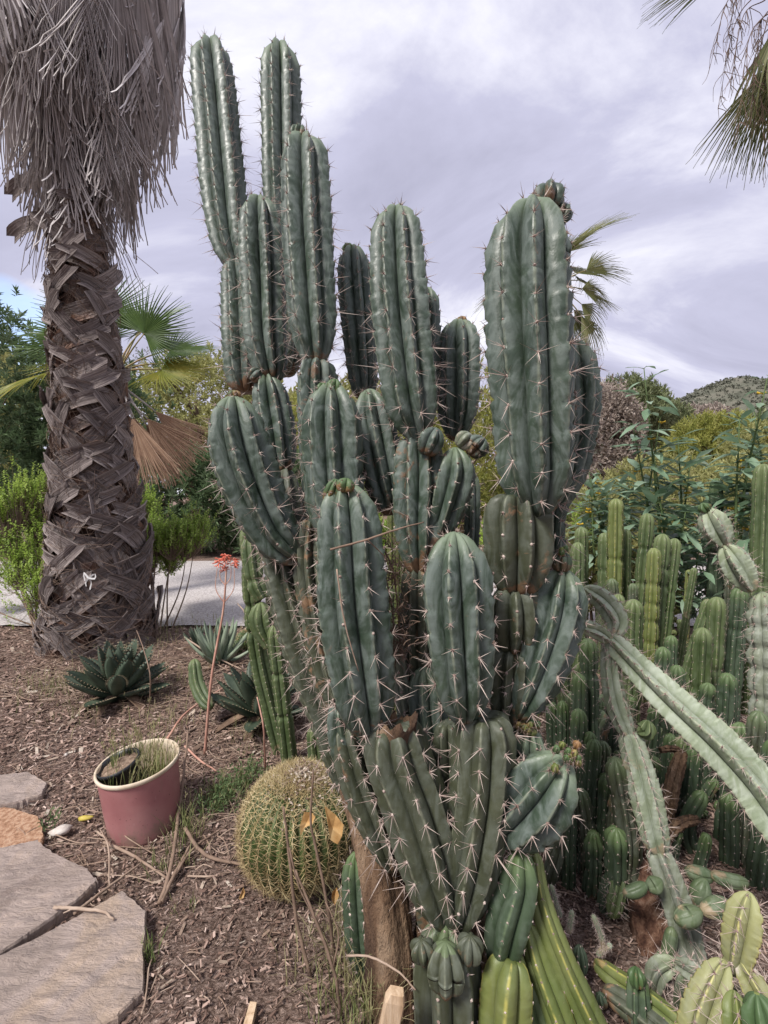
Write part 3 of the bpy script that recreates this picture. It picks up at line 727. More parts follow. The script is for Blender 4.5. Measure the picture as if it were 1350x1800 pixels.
def broad_leaf(seed):
    r = np.random.default_rng(seed); cu = r.uniform(0.05, 0.30); wd = r.uniform(0.27, 0.38); rows = []
    for tt, ww in ((0, 0.05), (0.12, 0.5), (0.3, 0.95), (0.5, 0.95), (0.75, 0.6), (1.0, 0.03)):
        cz = -cu * tt * tt; sw = 0.04 * math.sin(tt * 5 + seed)
        rows += [[tt, -wd * ww * 0.5, cz + 0.09 * ww * wd + sw * ww], [tt, 0, cz - 0.02], [tt, wd * ww * 0.5, cz + 0.09 * ww * wd - sw * ww]]
    return mesh_data('leaf', np.array(rows), grid_faces(6, 3, False), MAT['tobacco_leaf'], (0, 0, 0), True, {'tone': np.full(18, r.uniform(0.1, 0.9))})
BROAD = [broad_leaf(k) for k in range(9)]
def tobacco(label, base, tips, seed, nleaf=34, leaf=(0.17, 0.075), flowers=3):
    r = np.random.default_rng(seed); base = np.asarray(base, float)
    o = thing('broad_leaf_shrub', label, 'shrub', base, 'broad leaved shrubs with yellow flowers')
    Gw, Gl, Gf = Geo(), Geo(), Geo()
    for t, tl in tips:
        t = np.asarray(t, float); mid = base * 0.5 + t * 0.5 + r.normal(0, 0.07, 3)
        P = catmull([base + r.normal(0, 0.03, 3) * [1, 1, 0], mid, t], 24)
        v, f = tube([P[0], mid, t], [0.02, 0.013, 0.004], 6); Gw.add(v, f, 0.6)
        for k in range(nleaf):
            u = r.uniform(1 - tl, 1.0) ; q = P[min(23, int(u * 23.99))]
            az = k * 2.4 + r.uniform(-.4, .4); el = r.uniform(-0.35, 0.75)
            out = np.array([math.cos(az) * math.cos(el), math.sin(az) * math.cos(el), math.sin(el)])
            br = r.uniform(0.05, 0.38) * (1.1 - u) * 1.2 + 0.03
            s = q + out * br * 0.9
            v, f = tube([q, s], [0.004, 0.002], 4, n=2); Gw.add(v, f, 0.7)
            L = leaf[0] * r.uniform(0.55, 1.1) * (0.6 if u > 0.93 else 1)
            Wd = L * leaf[1] / leaf[0]; D = norm(out + np.array([0, 0, r.uniform(-0.5, 0.2)])); S = norm(np.cross(D, [0, 0, 1.0])); U = np.cross(S, D)
            M_ = Matrix(((D[0], S[0], U[0], 0), (D[1], S[1], U[1], 0), (D[2], S[2], U[2], 0), (0, 0, 0, 1))) @ Matrix.Scale(L, 4)
            M_.translation = Vector(s - base)
            q_ = bpy.data.objects.new('leaf', BROAD[int(r.integers(len(BROAD)))]); COL.objects.link(q_); q_.parent = o; q_.matrix_local = M_
        for k in range(flowers):
            u = r.uniform(0.6, 1.0); q = P[min(23, int(u * 23.99))] + r.normal(0, 0.10, 3)
            for j in range(9):
                dd = rand_dir(r, 1)[0] * 0.035; dd[2] = -abs(dd[2]) * 0.4 + 0.008
                v, f = tube([q, q + dd * 0.7, q + dd], [0.004, 0.006, 0.010], 5, n=3); Gf.add(v, f, 0.5)
    Gw.build('stems', MAT['weed'], o, base, True, 'stuff')
    if Gf.n: Gf.build('flowers', MAT['flower_yellow'], o, base, True, 'stuff')
d = 4.6
tobacco('tall shrub with broad leaves rising to the skyline left of the hill', GD(1185, 4.6),
        [(W(1132, 648, 4.4), 0.6), (W(1160, 735, 4.5), 0.55), (W(1192, 770, 4.6), 0.5), (W(1112, 745, 4.5), 0.5), (W(1215, 800, 4.7), 0.5), (W(1150, 800, 4.4), 0.5), (W(1240, 880, 4.5), 0.55), (W(1205, 900, 4.2), .5), (W(1230, 960, 4.2), .5)], 81, 33, (0.30, 0.09), 1)
tobacco('broad leaved shrub with yellow flowers just right of the biggest cactus', GD(1060, 4.9),
        [(W(1035, 830, 4.9), 0.5), (W(1070, 850, 4.9), 0.5), (W(1095, 880, 5.0), 0.5), (W(1040, 880, 4.8), 0.55), (W(1110, 850, 5.0), 0.5)], 82, 46, (0.26, 0.085), 4)
tobacco('broad leaved shrub at the right edge of the picture', GD(1330, 4.0),
        [(W(1300, 735, 3.9), 0.5), (W(1348, 668, 3.8), 0.55), (W(1325, 720, 4.0), 0.5), (W(1325, 800, 3.9), 0.5), (W(1365, 760, 4.0), 0.6), (W(1290, 860, 4.0), 0.5), (W(1340, 860, 3.8), 0.5)], 83, 42, (0.25, 0.08), 2)
# ---------------------------------------------------------------- fan palms
def fan_frond(nseg, spread, R, pet, seed, droop=0.25, split=0.5, tipdroop=0.5, cup=0.15, w=0.02, petw=0.02, pleat=0.35, curl=0.0, fray=0.0):
    """fan leaf: stalk along +X from the origin, blade of pleated segments round its end, face normal +Z, gravity along -Z"""
    r = np.random.default_rng(seed)
    Gp, Gb = Geo(), Geo()
    ts = np.linspace(0, 1, 6)
    if pet > 0.02:
        P = np.stack([ts * pet, 0 * ts, -droop * pet * ts * ts], -1)
        v, f = tube(P, [petw, petw * 0.7, petw * 0.45], 5, n=6); Gp.add(v, f, 0.5)
        hub = P[-1]; slope = -2 * droop
    else:
        hub = np.zeros(3); slope = 0
    ux = norm(np.array([1, 0, slope])); uz = norm(np.cross(ux, [0, 1.0, 0])); uz = uz if uz[2] > 0 else -uz; uy = np.array([0, 1.0, 0])
    rr = np.array([0.0, 0.22, 0.42, 0.62, 0.8, 0.93, 1.0])
    for i in range(nseg):
        a = ((i + 0.5) / nseg - 0.5) * spread
        L = R * (0.72 + 0.28 * math.cos(a * 0.6)) * r.uniform(0.9, 1.06) * (1 - fray * r.uniform(0, 0.5))
        da = spread / nseg
        side = r.normal(0, 0.03) + curl * r.normal(0, 0.07)
        tone = np.clip(r.normal(0.5, 0.22 if not curl else 0.32), 0, 1)
        td = tipdroop * r.uniform(0.5, 1.5)
        rows = []
        for u in rr:
            x = u * L
            wdt = x * da * 0.5 if u <= split else (split * L * da * 0.5) * max(0.04, (1 - u) / (1 - split)) ** 0.75
            wdt = max(wdt, w * 0.12)
            aa = a + side * max(0, u - split) ** 1.5 * 2
            dirv = math.cos(aa) * ux + math.sin(aa) * uy
            prp = -math.sin(aa) * ux + math.cos(aa) * uy
            c = hub + dirv * x + uz * (cup * R * (u * u) * abs(math.sin(a)) * 0.8 - 0.06 * R * u)
            c = c + np.array([0, 0, -1.0]) * td * L * max(0, u - split * 0.8) ** 2
            if curl: c = c + r.normal(0, 0.010 * curl, 3) * u * u
            fold = uz * wdt * pleat * 2
            rows += [c - prp * wdt, c + fold, c + prp * wdt]
        Gb.add(np.array(rows), grid_faces(len(rr), 3, False), tone)
    return Gp, Gb
def frond_meshes(tag_, mat, variants):
    out = []
    for k, kw in enumerate(variants):
        gp, gb = fan_frond(seed=100 + k, **kw)
        out.append((gp.data('leaf_stalk', MAT['petiole'] if tag_ != 'dead' else MAT['skirt'], True) if gp.n else None, gb.data('frond_blade', mat)))
    return out
def place_frond(parent, meshes, pos, x_dir, up, roll=0.0, name='frond', scale=1.0, org=(0, 0, 0)):
    """frond part (blade) with its stalk as a sub-part"""
    x = norm(x_dir); y = norm(np.cross(up, x)); z = np.cross(x, y)
    M = Matrix(((x[0], y[0], z[0], 0), (x[1], y[1], z[1], 0), (x[2], y[2], z[2], 0), (0, 0, 0, 1))) @ Matrix.Rotation(roll, 4, 'X') @ Matrix.Scale(scale, 4)
    M.translation = Vector([float(a - b) for a, b in zip(pos, org)])
    ps, bl = meshes
    o = bpy.data.objects.new(name, bl); COL.objects.link(o); o.parent = parent; o.matrix_local = M
    if ps:
        s = bpy.data.objects.new('leaf_stalk', ps); COL.objects.link(s); s.parent = o
    return o

# --- the big skirted palm on the left
PD = 4.62
PB = GD(172, PD)
palm = thing('fan_palm', 'thick palm with criss-cross leaf bases and a skirt of dead fronds at left', 'palm', PB)
prof = [(1190, 176, 96), (1140, 176, 92), (1080, 180, 84), (1000, 180, 77), (900, 174, 68), (800, 167, 58), (700, 160, 53), (600, 152, 50), (500, 146, 44), (400, 141, 40), (300, 136, 38), (150, 132, 38), (0, 128, 38), (-200, 124, 38)]
tp = np.array([W(x, y, PD) for y, x, h in prof]); tr_ = np.array([h * PD / FPX for y, x, h in prof]); tz = tp[:, 2]
tz[0] = -0.05
def trunk_at(z): return np.interp(z, tz, tp[:, 0]), np.interp(z, tz, tp[:, 1]), np.interp(z, tz, tr_)
zz = np.linspace(-0.05, tz[-1], 120); th = np.linspace(0, 2 * math.pi, 48, endpoint=False)
cx, cy_, cr_ = trunk_at(zz)
rr = cr_[:, None] * (0.90 + 0.06 * np.sin(th[None] * 9 + zz[:, None] * 14) + 0.05 * np.sin(th[None] * 5 - zz[:, None] * 23)) + rng.normal(0, 0.008, (120, 48))
V = np.stack([cx[:, None] + rr * np.cos(th), cy_[:, None] + rr * np.sin(th), np.repeat(zz[:, None], 48, 1)], -1).reshape(-1, 3)
mk('trunk', V, grid_faces(120, 48), MAT['palmcore'], palm, PB, True)
def boot_mesh(seed, lean):
    """a split, weathered leaf base: broad concave strap wrapped round the trunk, its end broken off"""
    r = np.random.default_rng(seed)
    L = r.uniform(0.36, 0.52); w0 = r.uniform(0.062, 0.092); w1 = w0 * r.uniform(0.55, 0.85)
    n = 7; top = []; bot = []; RC = 0.33
    lift = r.uniform(0.03, 0.085); bend = r.uniform(-0.05, 0.05); cl, sl_ = math.cos(lean), math.sin(lean)
    def wrap(x, y, z):
        x, z = x * cl + z * sl_, z * cl - x * sl_
        return [(RC + y) * math.sin(x / RC), (RC + y) * math.cos(x / RC) - RC, z]
    for i in range(n):
        t = i / (n - 1)
        w = w0 * (1 - t) + w1 * t
        y = 0.012 + lift * t ** 1.5 + 0.012 * math.sin(t * 3)
        z = L * (t - 0.25); x = bend * math.sin(t * 2.5)
        for k, s in enumerate((-1, -0.45, 0.3, 1)):
            zz_ = z + (r.uniform(-0.08, 0.03) if i == n - 1 else 0)
            conc = 0.018 * (s * s) + r.normal(0, 0.003)
            top.append(wrap(x + s * w, y + conc, zz_)); bot.append(wrap(x + s * w * 0.96, y + conc - 0.014, zz_))
    V = np.array(top + bot); m = len(top)
    F = list(grid_faces(n, 4, False)) + [f[::-1] + m for f in grid_faces(n, 4, False)]
    for i in range(n - 1):
        F.append([i * 4, (i + 1) * 4, m + (i + 1) * 4, m + i * 4]); F.append([i * 4 + 3, m + i * 4 + 3, m + (i + 1) * 4 + 3, (i + 1) * 4 + 3])
    for k in range(3):
        a = (n - 1) * 4 + k; F.append([a, a + 1, m + a + 1, m + a])
    base_t = r.uniform(0.15, 0.75)
    tone = np.concatenate([np.clip(np.tile([0.35, -0.05, -0.1, 0.4], n) + base_t, 0, 1), np.full(m, 0.2)])
    return mesh_data('leaf_base', V, np.array(F), MAT['boot'], attrs={'tone': tone, 'across': np.tile(np.tile([-1, -0.45, 0.3, 1], n), 2), 'along': np.tile(np.repeat(np.linspace(0, 1, n), 4), 2)})
boots = [[boot_mesh(200 + k, sg * (0.62 + 0.11 * k)) for k in range(6)] for sg in (1, -1)]
r = np.random.default_rng(5)
row = 0; z = -0.02
while z < 5.15:
    x, y, R = trunk_at(z)
    cnt = int(round(2 * math.pi * R / 0.215))
    for k in range(cnt):
        az = (k + 0.5 * (row % 2) + r.uniform(-0.2, 0.2)) / cnt * 2 * math.pi
        if math.sin(az) > 0.35: continue                   # far side of the trunk, never in view
        lean = r.normal(0, 0.12) if r.uniform() > 0.1 else r.normal(0, 0.5)
        bm_ = boots[(row + k) % 2][int(r.integers(6))]
        zz_ = z + r.uniform(-0.04, 0.04)
        bx, by, bR = trunk_at(zz_)
        M = Matrix.Translation(Vector((bx - PB[0], by - PB[1], zz_))) @ Matrix.Rotation(az - math.pi / 2, 4, 'Z') @ Matrix.Translation((0, bR * 0.90, 0)) \
            @ Matrix.Rotation(-r.uniform(-0.04, 0.12), 4, 'X') @ Matrix.Rotation(lean, 4, 'Y') @ Matrix.Scale(r.uniform(0.8, 1.12) * (0.85 + 0.25 * min(1, R / 0.45)), 4)
        o = bpy.data.objects.new('leaf_base', bm_); COL.objects.link(o); o.parent = palm; o.matrix_local = M
    z += 0.158; row += 1
for (px, py, dx) in ((88, 312, -1), (92, 385, -1)):        # loose boots that stick out under the skirt
    q = W(px, py, PD - 0.05)
    o = bpy.data.objects.new('leaf_base', boots[0][2]); COL.objects.link(o); o.parent = palm
    o.matrix_local = Matrix.Translation(Vector(q - PB) - Vector((dx * -0.12, 0, 0.06))) @ Matrix.Rotation(dx * 1.05, 4, 'Y') @ Matrix.Rotation(math.pi, 4, 'Z')
Gf = Geo()
for k in range(2600):                                      # torn fibre between the bases
    zz_ = r.uniform(0, 5.0); az = r.uniform(-math.pi, 0.3)
    x, y, R = trunk_at(zz_); R = R * r.uniform(0.97, 1.10)
    c = np.array([x + R * math.cos(az), y + R * math.sin(az), zz_])
    t = np.array([-math.sin(az), math.cos(az), 0]); L = r.uniform(0.05, 0.16)
    a_ = r.uniform(0, 6.28); d_ = t * math.cos(a_) + np.array([0, 0, 1]) * math.sin(a_)
    o_ = np.array([math.cos(az), math.sin(az), 0])
    v, f = tube([c - d_ * L, c + o_ * r.uniform(0, 0.05), c + d_ * L + o_ * r.uniform(-.02, 0.04)], [0.0022, 0.0022, 0.0012], 3, n=4); Gf.add(v, f, r.uniform(0, 1))
Gf.build('trunk_fibre', MAT['fibre'], palm, PB, kind='stuff')
# skirt
dead = frond_meshes('dead', MAT['skirt'], [dict(nseg=int(s), spread=sp, R=R, pet=0.55, droop=0.1, split=0.5, tipdroop=0.0, cup=0.05, w=0.03, petw=0.022, pleat=1.5, curl=c_, fray=0.45)
                                           for s, sp, R, c_ in ((40, 0.72, 1.45, 0.6), (38, 0.6, 1.5, 0.9), (42, 0.80, 1.4, 0.7), (36, 0.55, 1.5, 1.1), (40, 0.66, 1.45, 1.3))])
r = np.random.default_rng(11)
def tip_z(az):
    return float(np.interp(az / math.pi, [-1.2, -0.85, -0.68, -0.5, -0.3, -0.1, 0.2], [4.75, 4.6, 4.15, 3.78, 3.6, 3.7, 4.05]))
k_ = 0
for tier in range(15):                                     # layer on layer, outer ones higher
    off = min(0.05 + 0.15 * tier, 0.80)
    for az in np.linspace(-math.pi * 1.16, math.pi * 0.14, 11 if tier < 9 else 9) + (tier % 2) * 0.18:
        az += r.uniform(-0.14, 0.14); sc = r.uniform(0.88, 1.1); k_ += 1
        o_ = np.array([math.cos(az), math.sin(az), 0]); t_ = np.array([-o_[1], o_[0], 0])
        z0 = tip_z(az) + tier * 0.22 + r.uniform(-0.16, 0.16) + 1.95 * sc
        x, y, R = trunk_at(min(z0, 6.4))
        p = np.array([x, y, z0]) + o_ * (R + off)
        dn = norm(o_ * r.uniform(0.0, 0.14) + np.array([0, 0, -1.0]) + t_ * r.normal(0, 0.07))
        fr = place_frond(palm, dead[int(r.integers(5))], p, dn, o_, r.normal(0, 0.14), 'dead_frond', sc, PB)
        if off > 0.15:                                      # stalk back to the trunk
            a_ = np.array([x, y, z0 + 0.15]) + o_ * R * 0.9
            v, f = tube([a_, (a_ + p) / 2 + np.array([0, 0, 0.10]), p], [0.03, 0.022, 0.02], 5, n=5)
            st_ = mk('leaf_stalk', v, f, MAT['skirt'], palm, PB, True, {'tone': np.full(len(v), 0.3)})
# white ribbon tied to a leaf base
rb = W(155, 1020, PD - 0.58)
Gr = Geo()
for pts in ([(156, 1016), (147, 1007), (150, 1022), (156, 1016), (166, 1009), (167, 1017), (156, 1016)], [(156, 1016), (158, 1025), (156, 1037)], [(156, 1016), (150, 1024), (151, 1031)]):
    P = np.array([W(x, y, PD - 0.66) + rng.normal(0, 0.006, 3) * [0, 1, 0] for x, y in pts]); P = catmull(P, 14)
    T_ = norm(np.gradient(P, axis=0)); S_ = norm(np.cross(T_, FW)) * 0.007
    v = np.stack([P - S_, P + S_ + np.array([0, -0.004, 0])], 1).reshape(-1, 3)
    v2 = v + np.array([0, 0.0015, 0]); nv = len(v)
    Gr.add(np.vstack([v, v2]), [grid_faces(14, 2, False), grid_faces(14, 2, False)[:, ::-1] + nv], 0.5)
tag(Gr.build('ribbon', MAT['ribbon'], None, rb), 'white ribbon tied to a leaf base of the thick palm trunk', 'ribbon')

# --- small green fan palm behind it
live = frond_meshes('live', MAT['palm_leaf'], [dict(nseg=44, spread=4.1, R=0.82, pet=0.85, droop=d_, split=0.42, tipdroop=t_, cup=0.25, w=0.02, petw=0.02, pleat=0.4) for d_, t_ in ((0.15, 0.3), (0.35, 0.5), (0.25, 0.15))])
live_y = frond_meshes('live', MAT['palm_leaf_yellow'], [dict(nseg=40, spread=3.9, R=0.80, pet=0.78, droop=d_, split=0.42, tipdroop=t_, cup=0.2, w=0.02, petw=0.02, pleat=0.4) for d_, t_ in ((0.2, 0.3), (0.3, 0.55))])
tan = frond_meshes('dead', MAT['tan_frond'], [dict(nseg=38, spread=sp, R=0.85, pet=0.55, droop=0.15, split=0.6, tipdroop=0.0, cup=0.05, w=0.03, petw=0.018, pleat=0.5, curl=0.5, fray=0.3) for sp in (0.9, 0.7, 1.1)])
QD = 6.6
QB = GD(205, QD); crown = W(208, 655, QD)
palm2 = thing('small_fan_palm', 'smaller fan palm with green fronds behind the thick palm trunk', 'palm', QB)
v, f = tube([QB, QB * 0.5 + crown * 0.5, crown], [0.17, 0.15, 0.12], 14, n=20)
mk('trunk', v, f, MAT['palmcore'], palm2, QB, True)
def aim(parent, meshes, c, px, py, d, up, roll=0.0, scale=1.0, name='frond', org=(0, 0, 0)):
    place_frond(parent, meshes, c, W(px, py, d) - c, up, roll, name, scale, org)
UPV = np.array([0, 0, 1.0]); TOC = np.array([0, -1.0, 0.25])
for (ms, px, py, dd, up, roll, sc) in ((live[0], 262, 548, QD - 0.5, (-0.3, -1, 0.4), 0.5, 0.85), (live[1], 232, 480, QD + 0.1, (-0.2, -1, 0.3), -0.5, 0.9), (live[2], 330, 560, QD + 0.1, (-0.3, -0.6, 1), 0.3, 0.9),
                                       (live_y[0], 310, 622, QD - 0.35, (-0.1, -0.6, 1), 0.1, 0.9), (live[0], 290, 470, QD + 0.5, (-0.5, -1, 0.4), 0.9, 0.95), (live_y[1], 318, 600, QD + 0.3, (-0.2, -0.5, 1), -0.3, 0.85),
                                       (live[2], 120, 520, QD + 0.3, (0.2, -1, 0.5), 0.3, 1.1), (live[0], 92, 565, QD - 0.1, (0.2, -0.9, 0.9), -0.4, 1.1), (live_y[1], 108, 628, QD - 0.2, (0.2, -0.5, 1), 0.1, 1.1),
                                       (live_y[0], 100, 600, QD + 0.5, (0.2, -0.9, 1), 0.3, 1.05), (live[1], 60, 480, QD + 0.6, (0.3, -1, .6), 0.5, 1.15), (live[2], 140, 470, QD - 0.2, (0.1, -1, 0.4), 0.1, 1.1)):
    aim(palm2, ms, crown, px, py, dd, norm(up), roll, sc, 'frond', QB)
for (k, px, py, dd, sc) in ((0, 246, 790, QD - 0.35, 1.2), (1, 264, 800, QD - 0.2, 1.2), (2, 300, 770, QD + 0.1, 1.2), (0, 312, 745, QD + 0.3, 1.15), (1, 285, 790, QD + 0.2, 1.25), (1, 150, 760, QD - 0.1, 1.0), (2, 120, 735, QD + 0.1, 0.9), (1, 228, 800, QD + 0.2, 0.95)):
    c = crown + np.array([0, 0, -0.1]) + rng.normal(0, 0.03, 3)
    dv = norm(W(px, py, dd) - c)
    place_frond(palm2, tan[k], c, dv, norm(np.array([dv[0], -1.0, 0.3])), 0.1, 'dead_frond', sc, QB)

# --- palm whose crown shows behind the biggest cactus stem
wind = frond_meshes('live', MAT['palm_leaf_dry'], [dict(nseg=34, spread=1.7, R=0.85, pet=0.75, droop=d_, split=0.45, tipdroop=t_, cup=0.2, w=0.02, petw=0.018, pleat=0.5, curl=0.4) for d_, t_ in ((0.15, 0.6), (0.3, 0.9), (0.2, 0.4))])
RD = 9.2
RB = GD(965, RD); crown = W(968, 505, RD)
palm3 = thing('fan_palm', 'windblown palm showing fronds behind the biggest cactus stem', 'palm', RB)
v, f = tube([RB, RB * 0.5 + crown * 0.5, crown], [0.24, 0.2, 0.15], 14, n=20)
mk('trunk', v, f, MAT['palmcore'], palm3, RB, True)
for (k, px, py, dd, roll, sc) in ((2, 1006, 405, RD, 0.3, 1.15), (0, 1050, 440, RD + 0.4, 0.2, 1.1), (2, 1045, 490, RD + 0.3, 0.1, 1.1), (0, 1040, 462, RD - 0.2, 0.5, 1.0), (1, 1040, 540, RD - 0.3, 0.1, 1.1), (0, 1020, 590, RD + 0.3, 0.1, 1.0), (1, 1060, 452, RD + 0.2, 0.3, 1.05), (0, 1035, 500, RD, 0.6, 0.9), (1, 1030, 520, RD - 0.2, 0.4, 0.9), (2, 1030, 545, RD + .1, 0.4, 0.9),
                                  (0, 1032, 572, RD, 0.2, 0.9), (1, 1000, 575, RD - 0.2, 0.2, 0.8), (2, 960, 400, RD, 0.4, 1.0), (0, 910, 430, RD, -0.4, 1.0), (1, 900, 480, RD + 0.2, -0.4, 1.0), (2, 905, 540, RD, -0.3, 1.0), (1, 985, 440, RD - 0.5, 0.2, 1.0)):
    aim(palm3, wind[k], crown, px, py, dd, norm(np.array([-0.1, -0.75, 1.0])), roll, sc, 'frond', RB)
# --- palm at the top right corner
TD = 6.6
TB = GD(1450, TD); crown = W(1405, -75, TD)
palm4 = thing('fan_palm', 'palm at the top right corner with hanging fronds and seed strands', 'palm', TB)
v, f = tube([TB, TB * 0.5 + crown * 0.5, crown], [0.26, 0.22, 0.17], 14, n=20)
mk('trunk', v, f, MAT['palmcore'], palm4, TB, True)
for (k, px, py, dd, roll, sc) in ((0, 1318, 95, TD - 0.2, 0.9, 1.45), (1, 1330, 110, TD - 0.1, 1.0, 1.35), (2, 1262, -90, TD, 0.1, 1.25), (1, 1375, 150, TD - 0.3, 0.4, 1.6), (2, 1345, 100, TD + 0.3, 0.3, 1.6), (0, 1390, 160, TD + 0.2, 0.3, 1.6), (1, 1365, 100, TD - 0.5, 0.4, 1.4)):
    aim(palm4, wind[k], crown, px, py, dd, norm(np.array([-0.5, -1.0, 0.25])), roll, sc, 'frond', TB)
place_frond(palm4, tan[1], crown, W(1372, 90, TD - 0.1) - crown, norm(np.array([-1, -0.6, 0.2])), 0.3, 'dead_frond', 1.4, TB)
r = np.random.default_rng(14)
Gs = Geo()
for (x0, y0, x1, y1) in ((1330, -40, 1245, 130), (1340, -20, 1262, 190), (1345, 0, 1285, 150), (1350, 20, 1300, 215), (1340, -30, 1275, 90), (1360, 40, 1320, 225), (1350, 30, 1345, 280), (1355, 20, 1335, 170)):
    dd = TD + r.uniform(-0.4, 0.4)
    P = catmull([W(x0, y0, dd), W((x0 * 0.55 + x1 * 0.45) - 12, y0 * 0.5 + y1 * 0.5 - 45, dd), W(x1, y1, dd)], 16)
    v, f = tube(P, [0.009, 0.006, 0.003], 4, n=0); Gs.add(v, f, 0.2)
    for k in range(26):
        i = int(r.integers(5, 16)); q = P[i]; e_ = q + np.array([r.normal(0, 0.09), r.normal(0, 0.08), -r.uniform(0.1, 0.42)])
        v, f = tube([q, (q + e_) / 2 + r.normal(0, 0.03, 3), e_], [0.005, 0.004, 0.0025], 3, n=6); Gs.add(v, f, r.uniform(0, 0.5))
Gs.build('seed_strands', MAT['fibre'], palm4, TB, kind='stuff')
# ---------------------------------------------------------------- columnar cacti
PHI = np.array([-1, -0.93, -0.72, -0.40, -0.14, 0, 0.14, 0.40, 0.72, 0.93])
PHI_LO = np.array([-1, -0.88, -0.45, 0, 0.45, 0.88])
def stem_geo(path, n=8, depth=0.22, pw=2.6, pitch=0.055, notch=0.06, cap='dome', base='round', seed=0, nodes=(), age=0.0, lo=False, twist=0.0, rot=None, wob=0.03):
    """ribbed stem along a path of (x, y, z, radius) rows, base first. returns geometry, attributes and the areole sites"""
    r = np.random.default_rng(seed)
    path = np.asarray(path, float)
    dense = catmull(path, 160)
    seg = np.linalg.norm(np.diff(dense[:, :3], axis=0), axis=1); s = np.concatenate([[0], np.cumsum(seg)]); L = s[-1]
    rows = max(14, int(L / pitch * (2.4 if lo else 6.5)))
    ss = np.linspace(0, L, rows)
    Rm = float(path[:, 3].max())
    if cap == 'dome':
        dl = min((1.7 if not lo else 1.3) * path[-1, 3], L * 0.6)
        k = max(5, int(dl / pitch * 7)) if not lo else 5
        ss = np.concatenate([ss[ss < L - dl], L - dl * (1 - np.sin(np.linspace(0, math.pi / 2, 11 if not lo else 6)))])
    P = np.stack([np.interp(ss, s, dense[:, i]) for i in range(3)], -1); R = np.interp(ss, s, dense[:, 3])
    if cap == 'dome':
        u = np.clip((L - ss) / dl, 0, 1)
        R = R * (np.clip(1 - (1 - u) ** 2.1, 0, 1)) ** 0.55
        R[-1] = max(R[-1], 0.0006)
    bl = Rm * 1.2
    if base == 'round':
        u = np.clip(ss / bl, 0, 1); R = R * (0.36 + 0.64 * np.sqrt(1 - (1 - u) ** 2))
    if cap == 'flat':
        u = np.clip((L - ss) / (0.75 * Rm), 0, 1); R = R * (0.60 + 0.40 * np.sqrt(1 - (1 - u) ** 2))
    for sn in nodes:                                        # joints between growth flushes
        R = R * (1 - 0.22 * np.exp(-((ss - sn * L) / (0.32 * Rm)) ** 2))
    R = R * (1 + wob * np.sin(ss / Rm * 1.3 + r.uniform(0, 6)) * 0.6)
    T, N, B = frames(P)
    phi = PHI_LO if lo else PHI
    c = len(phi)
    rot = r.uniform(0, 2 * math.pi / n) if rot is None else rot
    th = np.concatenate([(i + (phi + 1) / 2) / n * 2 * math.pi for i in range(n)]) + rot
    ph = np.tile(phi, n); ribi = np.repeat(np.arange(n), c)
    dp = depth * (0.35 + 0.65 * np.clip(R / (0.5 * Rm), 0, 1))
    fac = 1 - dp[:, None] * (np.abs(ph) ** pw + 0.42 * np.exp(-(1 - np.abs(ph)) / 0.05) - 0.10 * np.exp(-(ph / 0.16) ** 2))[None, :]
    off = (np.arange(n) % 2) * 0.5 + r.uniform(-0.15, 0.15, n)
    loc = ss[:, None] / pitch - off[ribi][None, :]
    f = loc - np.floor(loc + 0.5)                           # -0.5 .. 0.5 about each areole
    fs = f + 0.22 * np.abs(ph)[None, :]
    crest = np.exp(-(ph / 0.46) ** 2)[None, :]
    md = (0.55 * np.exp(-((fs + 0.12) / 0.14) ** 2) - 1.0 * np.exp(-((fs - 0.09) / 0.06) ** 2)) * crest
    amp = notch * np.clip(R / (0.6 * Rm), 0, 1)
    fac = fac + amp[:, None] * md
    rib_w = 1 + 0.06 * np.sin(np.arange(n) * 2.4 + r.uniform(0, 6))
    fac = fac * rib_w[ribi][None, :]
    tw = twist * ss
    A = th[None, :] + tw[:, None]
    V = P[:, None, :] + (np.cos(A)[..., None] * N[:, None, :] + np.sin(A)[..., None] * B[:, None, :]) * (R[:, None] * fac)[..., None]
    nr, ncn = len(ss), len(th)
    VV = np.vstack([V.reshape(-1, 3), P[:1], P[-1:] + (T[-1:] * 0.0 if cap == 'dome' else -T[-1:] * R[-1] * 0.25)])
    a = np.arange(ncn)
    c0 = np.stack([np.full(ncn, nr * ncn), (a + 1) % ncn, a], -1); o = (nr - 1) * ncn
    c1 = np.stack([np.full(ncn, nr * ncn + 1), o + a, o + (a + 1) % ncn], -1)
    F = [grid_faces(nr, ncn), np.vstack([c0, c1])]
    ribv = np.broadcast_to((1 - np.abs(ph))[None, :], (nr, ncn)).ravel()
    alv = np.repeat(1 - np.clip((L - ss) / max(0.32, 0.5 * L), 0, 1) if cap == 'dome' else np.clip(ss / L * 0.6, 0, 0.6), ncn)
    alb = np.repeat(np.clip(ss / max(0.3, L * .5), 0, 1), ncn)
    alv = np.where(alb < 0.3, alb, np.maximum(alv, 0.3)) if cap == 'dome' else np.maximum(np.minimum(alb, 0.5), 0.02)
    at = {'rib': np.concatenate([ribv, [0.3, 0.5]]), 'along': np.concatenate([alv, [0, alv[-1]]]), 'age': np.full(len(VV), age)}
    sites = []
    for i in range(n):
        col = i * c + c // 2
        for k in range(int(L / pitch) + 2):
            sk = (k + off[i]) * pitch
            if sk < 0.02 * L or sk > L * 0.997: continue
            j = np.searchsorted(ss, sk); j = min(max(j, 1), nr - 1); t = (sk - ss[j - 1]) / max(ss[j] - ss[j - 1], 1e-6)
            pt = V[j - 1, col] * (1 - t) + V[j, col] * t
            out = norm(pt - P[j]); tang = T[j]
            if cap == 'dome' and L - sk < dl: out = norm(out + tang * (1 - (L - sk) / dl) * 1.2)
            sites.append((pt, out, tang, sk / L, L - sk))
    return VV, F, at, sites
